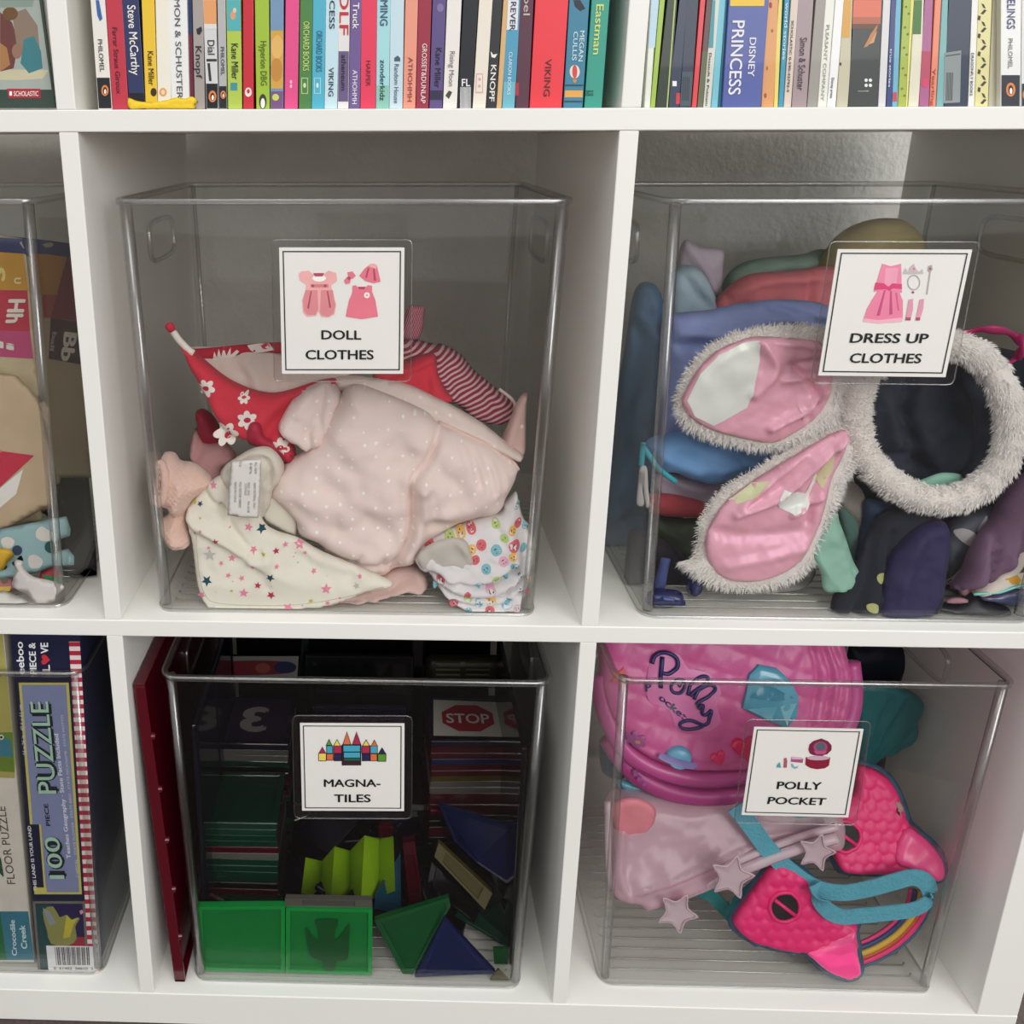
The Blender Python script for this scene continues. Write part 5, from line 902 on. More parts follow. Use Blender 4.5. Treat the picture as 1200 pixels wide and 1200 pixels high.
def slab(name, root, x0, y0, x1, y1, z, m, h=.8):
    mb = MB(); mb.box((x0, y0, z), (x1, y1, z + h)); return child_flat(name, mb, m, root)
slab('picture_insert', A_, X0 - 33, Y0 - 33, X0 + 33, Y0 + 33, -573.2, mat('1c1430', .35), 1.2); child_flat('numeral', mb, PALE, A_)
# left front dark green stack
stack(80, 97, ZF, -598, ['green', 'green', 'green', 'green', 'red', 'clear', 'green', 'green', 'green', 'green', 'smoke', 'red'], lambda c, i: f'{word(c)} magnetic tile, {ORDN[i]}{" from the top" if i else "most"} in the left front stack', 66, 0, seed=2)
# right stack with the stop sign
C_ = stack(286, 168, ZF, -561, ['purple', 'red', 'red', 'blue', 'red', 'red', 'yellow', 'clear', 'clear', 'red', 'red', 'red', 'red', 'smoke'], lambda c, i: f'{word(c)} magnetic tile, {ORDN[i]} from the top under the stop sign tile' if i else 'dark purple magnetic tile with a red stop sign insert, top of the right stack', 72, 2, seed=3)
bpy.context.view_layer.update()
mb = MB(); z = -560.6; q = [WZ(508, 862, z), WZ(592, 863.5, z), WZ(585, 823, z), WZ(508, 820, z)]; mb.add(q, [(0, 1, 2, 3)]); child_flat('sign_card', mb, mat('c4c0b4', .5), C_)
cx = sum(p[0] for p in q) / 4; cy = sum(p[1] for p in q) / 4
mb = MB(); mb.add([(cx + 27 * math.cos(math.pi / 8 + k * math.pi / 4), cy + 22 * math.sin(math.pi / 8 + k * math.pi / 4), z + .15) for k in range(8)], [tuple(range(8))]); child_flat('stop_octagon', mb, mat('a01828', .5), C_)
V, Fs = glyphs('STOP', .02, 0); xa, xb = V[:, 0].min(), V[:, 0].max()
mb = MB(); mb.add([(cx - 21 + (v[0] - xa) / (xb - xa) * 42, cy - 8 + v[1] / CAPH * 15, z + .3 + v[2]) for v in V], Fs); child_flat('stop_lettering', mb, mat('d8d0c8', .5), C_)
# dark panels added to make the inside of the tile bin darker
def upright(x, y, z, w_, h_, t_, c, label, rx=0, rz=0, ry=0):
    key = ('up', w_, h_, t_, c)
    root = bpy.data.objects.new('darkening_panel', None); COL.objects.link(root); root.empty_display_size = .01
    m = place(x, y, z, rx, ry, rz); m.translation = m.translation / 1000; root.matrix_world = m; tag(root, label, 'panel', 'dark panels added to the tile bin')
    mb = MB(); mb.box((-w_ / 2, -t_ / 2, 0), (w_ / 2, t_ / 2, h_)); me = mesh_of('panel_sheet', mb, TM[c][0], .8); o = bpy.data.objects.new('panel_sheet', me); COL.objects.link(o); o.parent = root
    mb = MB()
    for a, b in (((-w_ / 2 + 3, -t_ / 2 - .8, 3), (w_ / 2 - 3, -t_ / 2, 8)), ((-w_ / 2 + 3, -t_ / 2 - .8, h_ - 8), (w_ / 2 - 3, -t_ / 2, h_ - 3)), ((-w_ / 2 + 3, -t_ / 2 - .8, 8), (-w_ / 2 + 8, -t_ / 2, h_ - 8)), ((w_ / 2 - 8, -t_ / 2 - .8, 8), (w_ / 2 - 3, -t_ / 2, h_ - 8)), ((-3, -t_ / 2 - .8, 8), (3, -t_ / 2, h_ - 8))): mb.box(a, b)
    me = mesh_of('panel_ribs', mb, TM[c][1], 0); o = bpy.data.objects.new('panel_ribs', me); COL.objects.link(o); o.parent = root
    return root
upright(185, 228, ZF, 262, 285, 5, 'smoke', 'large smoky black panel added to darken the back of the tile bin')
upright(52, 120, ZF, 170, 240, 4, 'navy', 'dark navy panel added to darken the left wall of the tile bin', rz=90, ry=0)
upright(321, 118, ZF, 170, 225, 4, 'smoke', 'smoky black panel added to darken the right wall of the tile bin', rz=90)
upright(182, 205, ZF, 110, 200, 6, 'smoke', 'smoky black panel added to darken the gap between the two tile stacks')
upright(183, 190, ZF, 95, 150, 6, 'purple', 'dark purple panel added before the smoky ones to darken the gap between the stacks')
rgl = random.Random(11)  # nearly black tiles added to darken the bin floor between the stacks
for i in range(26):
    x = 128 + (i % 6) * 27 + rgl.uniform(-6, 6); y = 72 + (i // 6) * 29 + rgl.uniform(-5, 5); x = min(max(x, 130), 270)
    c = ('smoke', 'navy', 'purple', 'smoke', 'navy')[i % 5]
    tile(c, place(x, y, ZF + 4 + 7.5 * (i % 4) + (3 if i > 12 else 0), rgl.uniform(-8, 8), rgl.uniform(-8, 8), rgl.uniform(0, 90)), 'nearly black tile added to darken the floor of the tile bin between the stacks', 46, 5, 'dark tiles added over the tile bin floor')
for x, y, rx_, ry_ in ((262, 84, 25, 18), (288, 88, 40, -12), (250, 104, 50, 10), (284, 104, 30, 24)):
    tile('smoke', place(x, y, ZF + 30, rx_, ry_, 30), 'nearly black tile added to darken the floor of the tile bin between the stacks', 46, 5, 'dark tiles added over the tile bin floor')
# picture tiles standing behind, above the rim
root = empty('picture_tile', W(309, 797, 212), 'grey picture tile with a dark red and navy drawing, behind the numeral tile', 'tile')
blob('tile_frame', [(262, 800), (270, 767), (351, 768), (347, 800)], 212, 2, TM['smoke'][0], root, edge=3, nz=(0, 1), sm=False, step=8, back=2, zmin=-800)
flat('picture', [([(264, 797), (271, 769), (350, 769), (348, 797)], mat('6c6864', .5)), (smooth_poly([(268, 790), (270, 776), (300, 774), (330, 775), (345, 778), (347, 784), (338, 789), (300, 791)], 3), mat('5c1820', .5)), (circle(334, 782, 13, 7), mat('141c3c', .5)), (circle(308, 783, 9, 6), mat('7c3830', .5))], 209.6, root)
root = empty('lattice_block', W(545, 797, 200), 'dark olive lattice block behind the stop sign tile, seen above the bin rim', 'toy block')
blob('block_body', [(497, 806), (498, 772), (503, 768), (584, 768), (590, 773), (592, 806)], 205, 6, mat('24241a', .3, trans=.2), root, edge=4, nz=(0, 1), sm=False, step=8, back=12, zmin=-800)
mb = MB()
for y in (777, 784, 790, 796):
    for xx in (511, 546): a = W(xx, y, 197.5); b = W(xx + 28, y, 197.5); mb.box((a[0], 196.8, a[2] - 1), (b[0], 198.6, a[2] + .6))
obj('lattice_bars', mb, mat('50503a', .4), root, kind='stuff')
# lime accordion
root = empty('lime_accordion', W(410, 1055, 60), 'lime green zigzag folded sheet standing in the middle of the tile bin', 'toy part')
LT = mat('8cb414', .5, .03, trans=.12); top = [(358, 1006, 72), (377, 1010, 92), (392, 993, 66), (410, 998, 88), (427, 980, 62), (444, 984, 80), (461, 981, 60)]
bot = [(353, 1047, 70), (376, 1050, 92), (388, 1052, 64), (410, 1055, 86), (423, 1056, 60), (444, 1051, 76), (463, 1044, 56)]
for i in range(6):
    a, b, c, d = [W(*q) for q in (bot[i], bot[i + 1], top[i + 1], top[i])]; mb = MB(); mb.prism([a, b, c, d], np.array([0, 1.2, 0])); obj('fold_panel', mb, LT, root)
# front emerald tiles
def pxtile(name, quad, Y, th, mk, label, cat='tile', group=GT, rim=.9, extra=None):
    c = [np.mean([p[0] for p in quad]), np.mean([p[1] for p in quad])]
    yy = Y if hasattr(Y, '__len__') else [Y] * len(quad); base = W(c[0], max(p[1] for p in quad), min(yy)); root = empty(name, base, label, cat, group)
    P = [W(p[0], p[1], y) for p, y in zip(quad, yy)]; P = [np.array([p[0], p[1], max(p[2], ZF)]) for p in P]; cc = sum(P) / len(P); I = [cc + (p - cc) * rim for p in P]
    mb = MB(); o2 = np.array([0, th, 0]); mb.loft([P, I, [p + o2 for p in I], [p + o2 for p in P], P]); obj('tile_frame', mb, TM[mk][0], root, bevel=.5)
    mb = MB(); mb.prism([p + o2 * .3 for p in I], o2 * .4); obj('tile_pane', mb, TM[mk][1], root)
    return root
TM['front'] = [mat('0c9c44', .15, .03, trans=.12, coat=.3), mat('0a8038', .25, .04, trans=.15)]
for i, (q, lb) in enumerate((([(231, 1063), (334, 1062), (334, 1148.5), (236, 1148)], 'emerald green tile standing at the front left corner'), ([(335, 1064), (436.5, 1066), (436, 1149), (335, 1148.5)], 'emerald green tile with a dark bird cutout behind it, at the front'))):
    r = pxtile('magnetic_tile', q, 20, 6, 'front', lb)
    if i: flat('bird_cutout', [(smooth_poly([(358, 1085), (364, 1094), (374, 1104), (372, 1088), (370, 1078), (396, 1078), (393, 1090), (392, 1104), (403, 1092), (410, 1082), (409, 1100), (407, 1125), (396, 1126), (391, 1137), (385, 1139), (380, 1135), (376, 1126), (364, 1121), (360, 1104)], 2), mat('0a5024', .3))], 20.2, r)
r = pxtile('magnetic_tile', [(334, 1053), (436, 1055), (436.5, 1065), (334, 1063)], 22, 5, 'clear', 'colourless tile edge lying on the emerald bird tile', rim=.6)
pxtile('magnetic_tile', [(232, 1064), (240, 1046), (272, 1064), (260, 1072)], 48, 4, 'red', 'dark red triangular tile behind the emerald tiles')
pxtile('magnetic_tile', [(437, 1076), (440, 1050), (469, 1000), (470, 1068)], (60, 64, 78, 60), 5, 'teal', 'steel blue tile leaning behind the lime zigzag sheet')
pxtile('magnetic_tile', [(438.5, 1079), (526, 1052), (528, 1062), (484, 1147), (472, 1145)], (34, 46, 46, 22, 22), 5, 'bright', 'green triangular tile beside the emerald front tiles', rim=.86)
pxtile('magnetic_tile', [(521, 1077), (581, 1141), (486, 1149.5)], (36, 20, 19), 5, 'blue', 'dark blue triangular tile standing at the front of the tile bin', rim=.8)
pxtile('magnetic_tile', [(541, 1056), (606, 1108), (601, 1114), (533, 1074)], (70, 44, 44, 66), 4, 'green', 'dark green tile edge slanting down to the right front corner', rim=.6)
pxtile('magnetic_tile', [(586, 1055), (606, 1106), (560, 1080)], (80, 58, 62), 4, 'green', 'thin green triangular tile at the right wall of the tile bin', rim=.84)
pxtile('magnetic_tile', [(514, 943), (601, 971), (601, 1040), (560, 1012), (531, 985)], (120, 78, 66, 80, 104), 5, 'blue', 'large dark blue tile slanting before the stop sign stack', rim=.88)
pxtile('magnetic_tile', [(514, 988), (577, 1047), (568, 1066), (509, 1004)], (90, 62, 56, 84), 6, 'yellow', 'smoky tile with a yellowish edge slanting below the blue one', rim=.7)
pxtile('magnetic_tile', [(506, 1010), (562, 1068), (556, 1082), (500, 1040)], (92, 60, 58, 82), 6, 'smoke', 'smoky black tile leaning under the yellowish one', rim=.8)
pxtile('magnetic_tile', [(472, 988), (486, 986), (496, 1062), (480, 1064)], (84, 84, 70, 70), 8, 'red', 'dark red tile edge standing in the middle of the tile bin', rim=.6)
pxtile('magnetic_tile', [(444, 968), (460, 968), (460, 985), (445, 986)], 96, 6, 'red', 'small crimson tile corner above the lime zigzag sheet', rim=.6)
pxtile('magnetic_tile', [(578, 1112), (596, 1112), (595, 1134), (579, 1134)], 34, 3, 'bright', 'small green square tile at the lower right of the tile bin')
pxtile('magnetic_tile', [(574, 1150), (584, 1136), (597, 1152)], 18, 2, 'yellow', 'small yellow tile piece in the right front corner of the tile bin')
# red translucent lid beside the bin
root = empty('red_tray', (24, 130, -719.1), 'dark red translucent tray standing on edge between the divider and the tile bin', 'tray')
RL = mat('5c0c1c', .15, .05, trans=.15, coat=.3)
TP, BP = W(159, 757, 10), W(202, 1150, 10)
def lid_x(z): return 13.6 + (27.5 - 13.6) * (-424 - z) / (719 - 424)
def lid_pt(dx, y, z): return (lid_x(z) + dx, y, z)
mb = MB(); lo = [lid_pt(0, 12, -718), lid_pt(0, 285, -718), lid_pt(0, 285, -424), lid_pt(0, 12, -424)]; mb.prism([lid_pt(4, 14, -715), lid_pt(4, 283, -715), lid_pt(4, 283, -426), lid_pt(4, 14, -426)], np.array([2., 0, 0])); obj('tray_panel', mb, RL, root)
mb = MB()
for (ya, za), (yb, zb) in (((11, -718.6), (11, -424)), ((286, -718.6), (286, -424)), ((11, -718.6), (286, -718.6)), ((11, -424), (286, -424))):
    dy = 3 if ya == yb else 0
    a, b = (ya - (0), za), (yb, zb)
    mb.prism([lid_pt(0, ya, za), lid_pt(9, ya, za), lid_pt(9, yb + (0), zb), lid_pt(0, yb, zb)] if ya == yb else [lid_pt(0, ya, za), lid_pt(9, ya, za), lid_pt(9, yb, zb), lid_pt(0, yb, zb)], np.array([0, 3., 0]) if ya == yb else np.array([0, 0, 2.5]))
obj('tray_rim', mb, RL, root, bevel=.4)
for k in range(5):
    z = -470 - 50 * k; mb = MB(); c = np.array(lid_pt(8.5, 13, z)); mb.tube([c, c + np.array([3., 0, 0])], [3.2, 2.4], 10); obj('knob', mb, RL, root, smooth='auto')

# ------------------------------------------------------------------ pink toys (bottom right bin)
GP = None
# quilted purse
root = empty('quilted_purse', W(850, 945, 70), 'pink quilted toy purse with stuck-on hearts, planet and gem, fills the top of its bin', 'purse')
PU = mat('d864a0', .4, .04, 60, .15, 500, coat=.1); PU2 = mat('c85298', .32, .04, 60, coat=.2)
def quilt(Q):
    u = (Q[:, 0] * .94 + Q[:, 1] * .34) / 27; v = (-Q[:, 0] * .30 + Q[:, 1] * .95) / 27
    return 1.7 * (np.abs(np.sin(math.pi * u)) ** .5 * np.abs(np.sin(math.pi * v)) ** .5) - 1.0
PY = lambda Q: 128 - 52 * np.clip((Q[:, 1] - 700) / 200, 0, 1.2)
o, h = blob('front_panel', [(702, 780), (706, 730), (740, 690), (820, 670), (900, 680), (955, 705), (985, 745), (997, 800), (990, 838), (965, 862), (930, 880), (890, 894), (850, 899), (800, 897), (765, 888), (740, 872), (720, 845), (706, 815)], PY, 14, PU, root, edge=26, nz=(1.5, .03), relief=quilt, step=3.4, back=10, zmin=-800, zmax=-375.5,
            folds=[([(955, 740), (966, 790), (955, 850)], -5, 3), ([(968, 745), (980, 790), (970, 845)], -5, 3), ([(940, 735), (950, 790), (938, 855)], -3.5, 2.6), ([(745, 868), (800, 888), (860, 890), (925, 870)], 3, 4)])
rimp = smooth_line([(703, 790), (708, 828), (722, 862), (742, 886), (775, 903), (820, 911), (870, 906), (915, 893), (960, 875), (990, 850), (999, 815), (996, 775)], 6)
mb = MB(); mb.tube([W(x, y, PY(np.array([[x, y]]))[0] + 3) for x, y in rimp], 8.5, 10); obj('gusset', mb, PU2, root, smooth=True)
rimz = [(x, y + 14) for x, y in smooth_line([(712, 850), (728, 874), (750, 896), (785, 912), (825, 918), (870, 914), (915, 902), (955, 884)], 6)]
mb = MB(); mb.tube([W(x, y, PY(np.array([[x, y]]))[0] + 10) for x, y in rimz], 9, 10); obj('back_gusset', mb, mat('b44488', .35), root, smooth=True)
mb = MB(); mb.tube([W(x, y - 10, PY(np.array([[x, y]]))[0] + 1.5) for x, y in rimz], 1.6, 8); obj('zip', mb, mat('8c2c68', .5), root, smooth=True)
blob('front_pocket', [(800, 925), (812, 920), (860, 925), (900, 915), (905, 930), (885, 942), (850, 949), (822, 946), (806, 937)], 80, 5, PU2, root, edge=7, nz=(.5, .05), step=3.4, zmin=-800)
blob('pocket_label', [(811, 931), (830, 934), (862, 931), (861, 938), (835, 941), (815, 939)], 76, 2.5, mat('b4a43c', .4), root, edge=4, nz=(.2, .05), step=3, zmin=-800, back=.5)
for i, (x, y) in enumerate(((748, 911), (754, 917), (761, 921), (744, 905))):
    mb = MB(); c = W(x, y, 76); mb.tube([c, c + np.array([0, -2.5, 0])], [2.8, 2], 8); obj('bead', mb, mat('a85c9c', .3), root, smooth='auto')
def charm(name, pts, hh, m, sm=True, **k):
    return decal_solid(name, h, smooth_poly(pts, 2) if sm else pts, hh, m, root, **k)
def decal_solid(name, host, poly, hh, m, parent, **props):
    A = np.array([tuple(p) for p in poly]); c = A.mean(0); rings = []
    for k, o_ in ((1, -.5), (1, hh * .6), (.9, hh * .92), (.72, hh)): rings.append(host.pos(c + (A - c) * k, o_))
    mb = MB(); mb.loft(rings, close_first=True, close_last=True); return obj(name, mb, m, parent, smooth='auto', **props)
charm('big_heart', heart(865, 862, 15.5, -.15), 4, mat('e22c60', .3, coat=.3), sm=False)
charm('small_heart', heart(834, 874, 9, -.25), 3, mat('e8386c', .3, coat=.3), sm=False)
charm('planet', circle(789, 873, 14.5, 12.5), 5, mat('6cb4d4', .3, coat=.3), sm=False)
decals('planet_ring', h, [(band_poly([(765, 868), (774, 872), (790, 877), (803, 880), (808, 878)], [6, 8, 9, 8, 5]), mat('8c84c0', .35))], root, off=5.6)
charm('flower', flower(740, 857, 13, 6, .6, .4), 2, mat('b0609c', .4), sm=False); decals('flower_centre', h, [(circle(742, 857, 2.8), mat('d8a860', .4))], root, off=2.4)
charm('gem', [(865, 803), (870, 778), (880, 767), (902, 772), (915, 783), (926, 803), (924, 825), (912, 838), (890, 830), (862, 816)], 5, mat('5cb0c8', .2, coat=.4), sm=False)
decals('gem_facets', h, [([(868, 801), (884, 786), (897, 790), (920, 803), (900, 806)], mat('4494b0', .2)), ([(866, 815), (900, 812), (894, 829)], mat('74c4d8', .2)), ([(903, 812), (922, 808), (911, 834)], mat('8cd0e0', .2))], root, off=5.6)
charm('star_mark', star(722, 783, 13, .3, .5), 1.5, mat('e0705c', .4), sm=False)
LP = mat('e07cb4', .35); LN = mat('2c2c68', .35)
charm('name_plate', [(758, 760), (770, 752), (790, 756), (800, 772), (820, 776), (832, 786), (838, 800), (832, 815), (838, 832), (825, 844), (800, 846), (785, 838), (778, 820), (755, 810), (752, 790)], 1.2, LP)
def stroke(name, pts, r=1.5, off=2.0, m=LN):
    mb = MB(); mb.tube(h.pos(smooth_line(pts, 5), off), r, 6); return obj(name, mb, m, root, smooth=True)
stroke('letter', [(768, 793), (768, 776), (770, 758)], 1.9); stroke('letter', [(758, 766), (762, 757), (774, 753), (786, 759), (787, 770), (777, 777), (769, 776)], 1.9)
stroke('letter', [(790, 784), (784, 787), (780, 793), (783, 799), (791, 799), (796, 792), (794, 785), (788, 785)]); stroke('letter', [(788, 790), (790, 793), (793, 789)], .7)
stroke('letter', [(799, 802), (803, 790), (814, 781), (822, 781), (820, 788), (806, 798), (802, 803)]); stroke('letter', [(806, 806), (812, 796), (824, 790), (831, 794), (826, 801), (812, 808), (809, 812)])
stroke('letter', [(810, 816), (816, 812), (815, 822), (820, 824), (826, 819), (824, 830)]); stroke('letter', [(824, 824), (822, 834), (808, 840), (793, 840), (791, 834), (802, 830), (816, 836), (817, 838)], 1.5)
for w_, a, b, c in (('P', (750, 797), (757, 795), (750, 788)), ('ocket', (765, 806), (795, 831), (770, 800))): text(w_, a, b, c, 0, LN, root, host=h, off=1.9, bold=.03, name='small_lettering')
# teal fan shell
o, h = blob('teal_fan', [(1000, 805), (1015, 798), (1040, 799), (1060, 806), (1078, 818), (1081, 828), (1075, 842), (1074, 855), (1068, 868), (1054, 876), (1044, 884), (1032, 888), (1024, 896), (1012, 902), (1004, 880)], 135, 8, mat('0e7478', .4, .06), edge=7, nz=(1, .04), zmin=-800, step=3.4,
            folds=[([(1012, 900), (1040, 850), (1060, 815)], -4, 3), ([(1010, 880), (1028, 840), (1040, 812)], -3, 3), ([(1014, 902), (1050, 868), (1076, 840)], -3, 3)], seed=2, label='teal scalloped fan shell behind the pink purse', cat='toy')
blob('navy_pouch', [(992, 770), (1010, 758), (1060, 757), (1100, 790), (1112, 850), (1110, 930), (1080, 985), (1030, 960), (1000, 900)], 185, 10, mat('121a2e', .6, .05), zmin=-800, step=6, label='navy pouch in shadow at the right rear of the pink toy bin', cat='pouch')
blob('petrol_blue_toy', [(702, 870), (712, 864), (730, 880), (735, 905), (725, 912), (706, 905)], 120, 8, mat('1c4c6c', .4), zmin=-800, xmin=393, label='petrol blue toy at the left wall under the purse', cat='toy')
root = empty('aqua_wedge', W(750, 930, 75), 'aqua angular toy piece under the purse at the left', 'toy')
blob('wedge_body', [(722, 913), (735, 914), (752, 918), (778, 930), (762, 938), (745, 940), (732, 932)], 88, 5, mat('5ca4b8', .35, coat=.3), root, edge=5, nz=(0, 1), sm=False, zmin=-800)
blob('wedge_spike', [(724, 914), (728, 921), (727, 930), (723, 922)], 84, 2, mat('4c8ca0', .35), root, edge=3, nz=(0, 1), sm=False, zmin=-800, step=3)
# translucent case
root = empty('star_clasp_case', W(780, 1068, 35), 'cloudy pink translucent plastic case with two star clasps, lower left of the toy bin', 'case')
CASE = mat('f2d2de', .2, .04, 40, trans=.52, coat=.3); CASE2 = mat('f0dce4', .2, .04, trans=.3, coat=.5)
CY = lambda Q: 92 - 50 * np.clip((Q[:, 1] - 900) / 150, 0, 1.1)
bump_ = lambda Q: 3 * np.exp(-((Q[:, 0] - 826) ** 2 + (Q[:, 1] - 982) ** 2) / 90) + 2.5 * np.exp(-((Q[:, 0] - 745) ** 2 + (Q[:, 1] - 1018) ** 2) / 120) + 2 * np.exp(-((Q[:, 0] - 775) ** 2 + (Q[:, 1] - 1005) ** 2) / 150)
o, h = blob('case_shell', [(711, 935), (740, 925), (800, 935), (870, 925), (960, 930), (985, 950), (985, 985), (960, 992), (905, 1000), (860, 1022), (800, 1045), (757, 1060), (745, 1053), (722, 1048), (713, 1035), (710, 990)], CY, 14, CASE, root, edge=12, nz=(1, .03), zmin=-716, back=10, relief=bump_, seed=51,
            folds=[([(740, 1030), (800, 1010), (870, 980), (930, 965)], 4, 3), ([(725, 960), (722, 1010), (735, 1040)], 3, 4)])
blob('pink_shape_inside', [(716, 945), (735, 935), (755, 938), (768, 948), (766, 965), (755, 978), (742, 984), (728, 982), (720, 972)], 60, 3, mat('e88c98', .5), root, edge=8, nz=(1, .05), zmin=-800)
blob('mint_shape_inside', [(925, 950), (955, 945), (978, 955), (975, 972), (950, 978), (930, 970)], 66, 3, mat('6c9ca4', .5), root, edge=8, nz=(1, .05), zmin=-800)
rimL = smooth_line([(756, 1062), (800, 1048), (850, 1028), (905, 1005), (950, 990), (980, 982)], 5)
mb = MB(); mb.tube([W(x, y, 38 + .1 * (1062 - y)) for x, y in rimL], 4.6, 8); obj('case_rim', mb, CASE2, root, smooth=True)
mb = MB(); mb.tube([W(x, y - 13, 42 + .1 * (1062 - y)) for x, y in rimL], 3.2, 8); obj('case_rim', mb, CASE2, root, smooth=True)
mb = MB(); mb.tube([W(x, y, 44) for x, y in smooth_line([(712, 940), (713, 1000), (716, 1036), (728, 1048), (750, 1052)], 5)], 2.6, 8); obj('case_edge', mb, CASE2, root, smooth=True)
for cx, cy, r, rot, y in ((858, 1028, 28, .25, 24), (794, 1070, 26, .5, 24), (957, 999, 24, .3, 36)):
    pts = smooth_poly(star(cx, cy, r, rot, .55), 3); c = np.array([cx, cy]); A = np.array(pts)
    mb = MB(); rings = [[W(*(c + (A - c) * k), y + d) for k2 in [0] for A_ in [0] for (dummy) in [0]] for k, d in ()]
    rings = [[W(*(c + (a - c) * k), y + d) for a in A] for k, d in ((.95, 5), (1, 2), (.97, 0), (.86, -.4), (.8, 1.2), (.3, 1.4))]
    mb.loft(rings, close_first=True, close_last=True); st_ = obj('star_clasp', mb, CASE2, root, smooth='auto')
# mask
root = empty('dragon_mask', W(980, 1146, 30), 'hot pink scaly toy mask with blue edging, two eye holes and a rainbow band', 'mask')
HP = mat('f02c78', .45, .04, 60); HPL = mat('f84c90', .3, .03, coat=.2); EDG = mat('35607c', .4)
cells = [(random.Random(9).random(), 0)]
rgc = random.Random(5); CP = np.array([(856 + i * 14.5 + (7 if j % 2 else 0) + rgc.uniform(-1.5, 1.5), 888 + j * 12.5 + rgc.uniform(-1.5, 1.5)) for j in range(21) for i in range(19)])
def scales(Q):
    d = np.sqrt(((Q[:, None, :] - CP[None]) ** 2).sum(2)).min(1); r_ = 1.5 * np.sqrt(np.clip(1 - (d / 7.8) ** 2, 0, 1)) - .4
    for ex, ey in ((915, 1054), (986, 973)): r_ = r_ * np.clip((np.hypot(Q[:, 0] - ex, Q[:, 1] - ey) - 14) / 4, 0, 1)
    return r_
MY1 = lambda Q: 46 - 24 * np.clip((Q[:, 1] - 1010) / 130, 0, 1)
def mask_piece(pts, Yf, seed, rel=True, folds=(), mt=HP, h_=7):
    O = np.array(smooth_poly(pts, 4)); c = O.mean(0)
    big = c + (O - c) * 1.0; dirs = O - c
    blob('edge_trim', [tuple(p + (p - c) / np.linalg.norm(p - c) * 5.5) for p in np.array(pts, float)], lambda Q: Yf(Q) + 4, 2.2, EDG, root, edge=4, nz=(0, 1), zmin=-716, step=5, back=3)
    return blob('mask_face', pts, Yf, h_, mt, root, edge=10, nz=(.8, .03), zmin=-716, step=2.3, relief=scales if rel else None, folds=folds, seed=seed, back=1)
o, h1 = mask_piece([(903, 1013), (915, 1008), (940, 1020), (958, 1040), (962, 1058), (980, 1072), (1003, 1080), (1001, 1092), (1004, 1108), (975, 1112), (943, 1113), (922, 1112), (892, 1105), (872, 1096), (858, 1078), (873, 1053), (890, 1030)], MY1, 61)
o, hh_ = mask_piece([(943, 1113), (958, 1104), (978, 1096), (998, 1086), (1003, 1092), (1004, 1112), (1008, 1132), (1006, 1141), (995, 1146), (982, 1143), (966, 1135), (953, 1124)], lambda Q: MY1(Q) - 3, 62, False, mt=HPL, h_=6)
MY2 = lambda Q: 96 - 46 * np.clip((Q[:, 1] - 890) / 140, 0, 1)
o, h2 = mask_piece([(1004, 898), (1018, 898), (1037, 908), (1050, 925), (1058, 945), (1064, 962), (1078, 975), (1085, 1000), (1060, 1020), (1030, 1022), (990, 1020), (978, 1008), (972, 990), (962, 980), (968, 962), (985, 940), (1000, 925)], MY2, 63)
mask_piece([(1050, 985), (1062, 968), (1080, 978), (1098, 996), (1106, 1014), (1104, 1027), (1093, 1031), (1080, 1022), (1062, 1016), (1048, 1008)], lambda Q: MY2(Q) - 4, 64, False, mt=HPL, h_=6)
HOLE = mat('0c1018', .6)
for hst, cx, cy, r in ((h1, 915, 1054, 15.5), (h2, 986, 973, 15.5)):
    decals('eye_hole', hst, [(circle(cx, cy, r, r * .98, 20), HOLE)], root, off=.7)
    mb = MB(); mb.tube(hst.pos(circle(cx, cy, r + 2, r + 2, 22), .4), 1.7, 6, closed=True); obj('eye_ring', mb, HP, root, smooth=True)
    mb = MB(); mb.tube(hst.pos([(cx - 12, cy - 9), (cx, cy), (cx + 12, cy + 9)], 1.6), 1.7, 6); obj('eye_bar', mb, HP, root, smooth=True)
decals('gill_mark', h2, [([(1044, 932), (1050, 934), (1056, 946), (1050, 950)], mat('a8a090')), ([(1045, 938), (1050, 944), (1048, 948), (1044, 942)], HOLE)], root)
RB = smooth_line([(1004, 1122), (1025, 1114), (1048, 1100), (1066, 1082), (1078, 1062), (1082, 1045)], 6)
for off_, wd, c in ((-15, 5, 'e83c7c'), (-9.5, 7, '2c4470'), (-3, 7.5, 'e0b43c'), (2.5, 4, 'c85c30'), (7, 6.5, 'f03878'), (12, 4, '3a6480')):
    L_ = []
    for i, p in enumerate(RB):
        t = RB[min(i + 1, len(RB) - 1)] - RB[max(i - 1, 0)]; t /= np.linalg.norm(t); L_.append(p + np.array([-t[1], t[0]]) * off_)
    mb = MB(); mb.tube([W(x, y, 40 - .1 * (y - 1045) + .2 * abs(off_)) for x, y in L_], wd * .34, 8); obj('rainbow_band', mb, mat(c, .35, coat=.2), root, smooth=True)
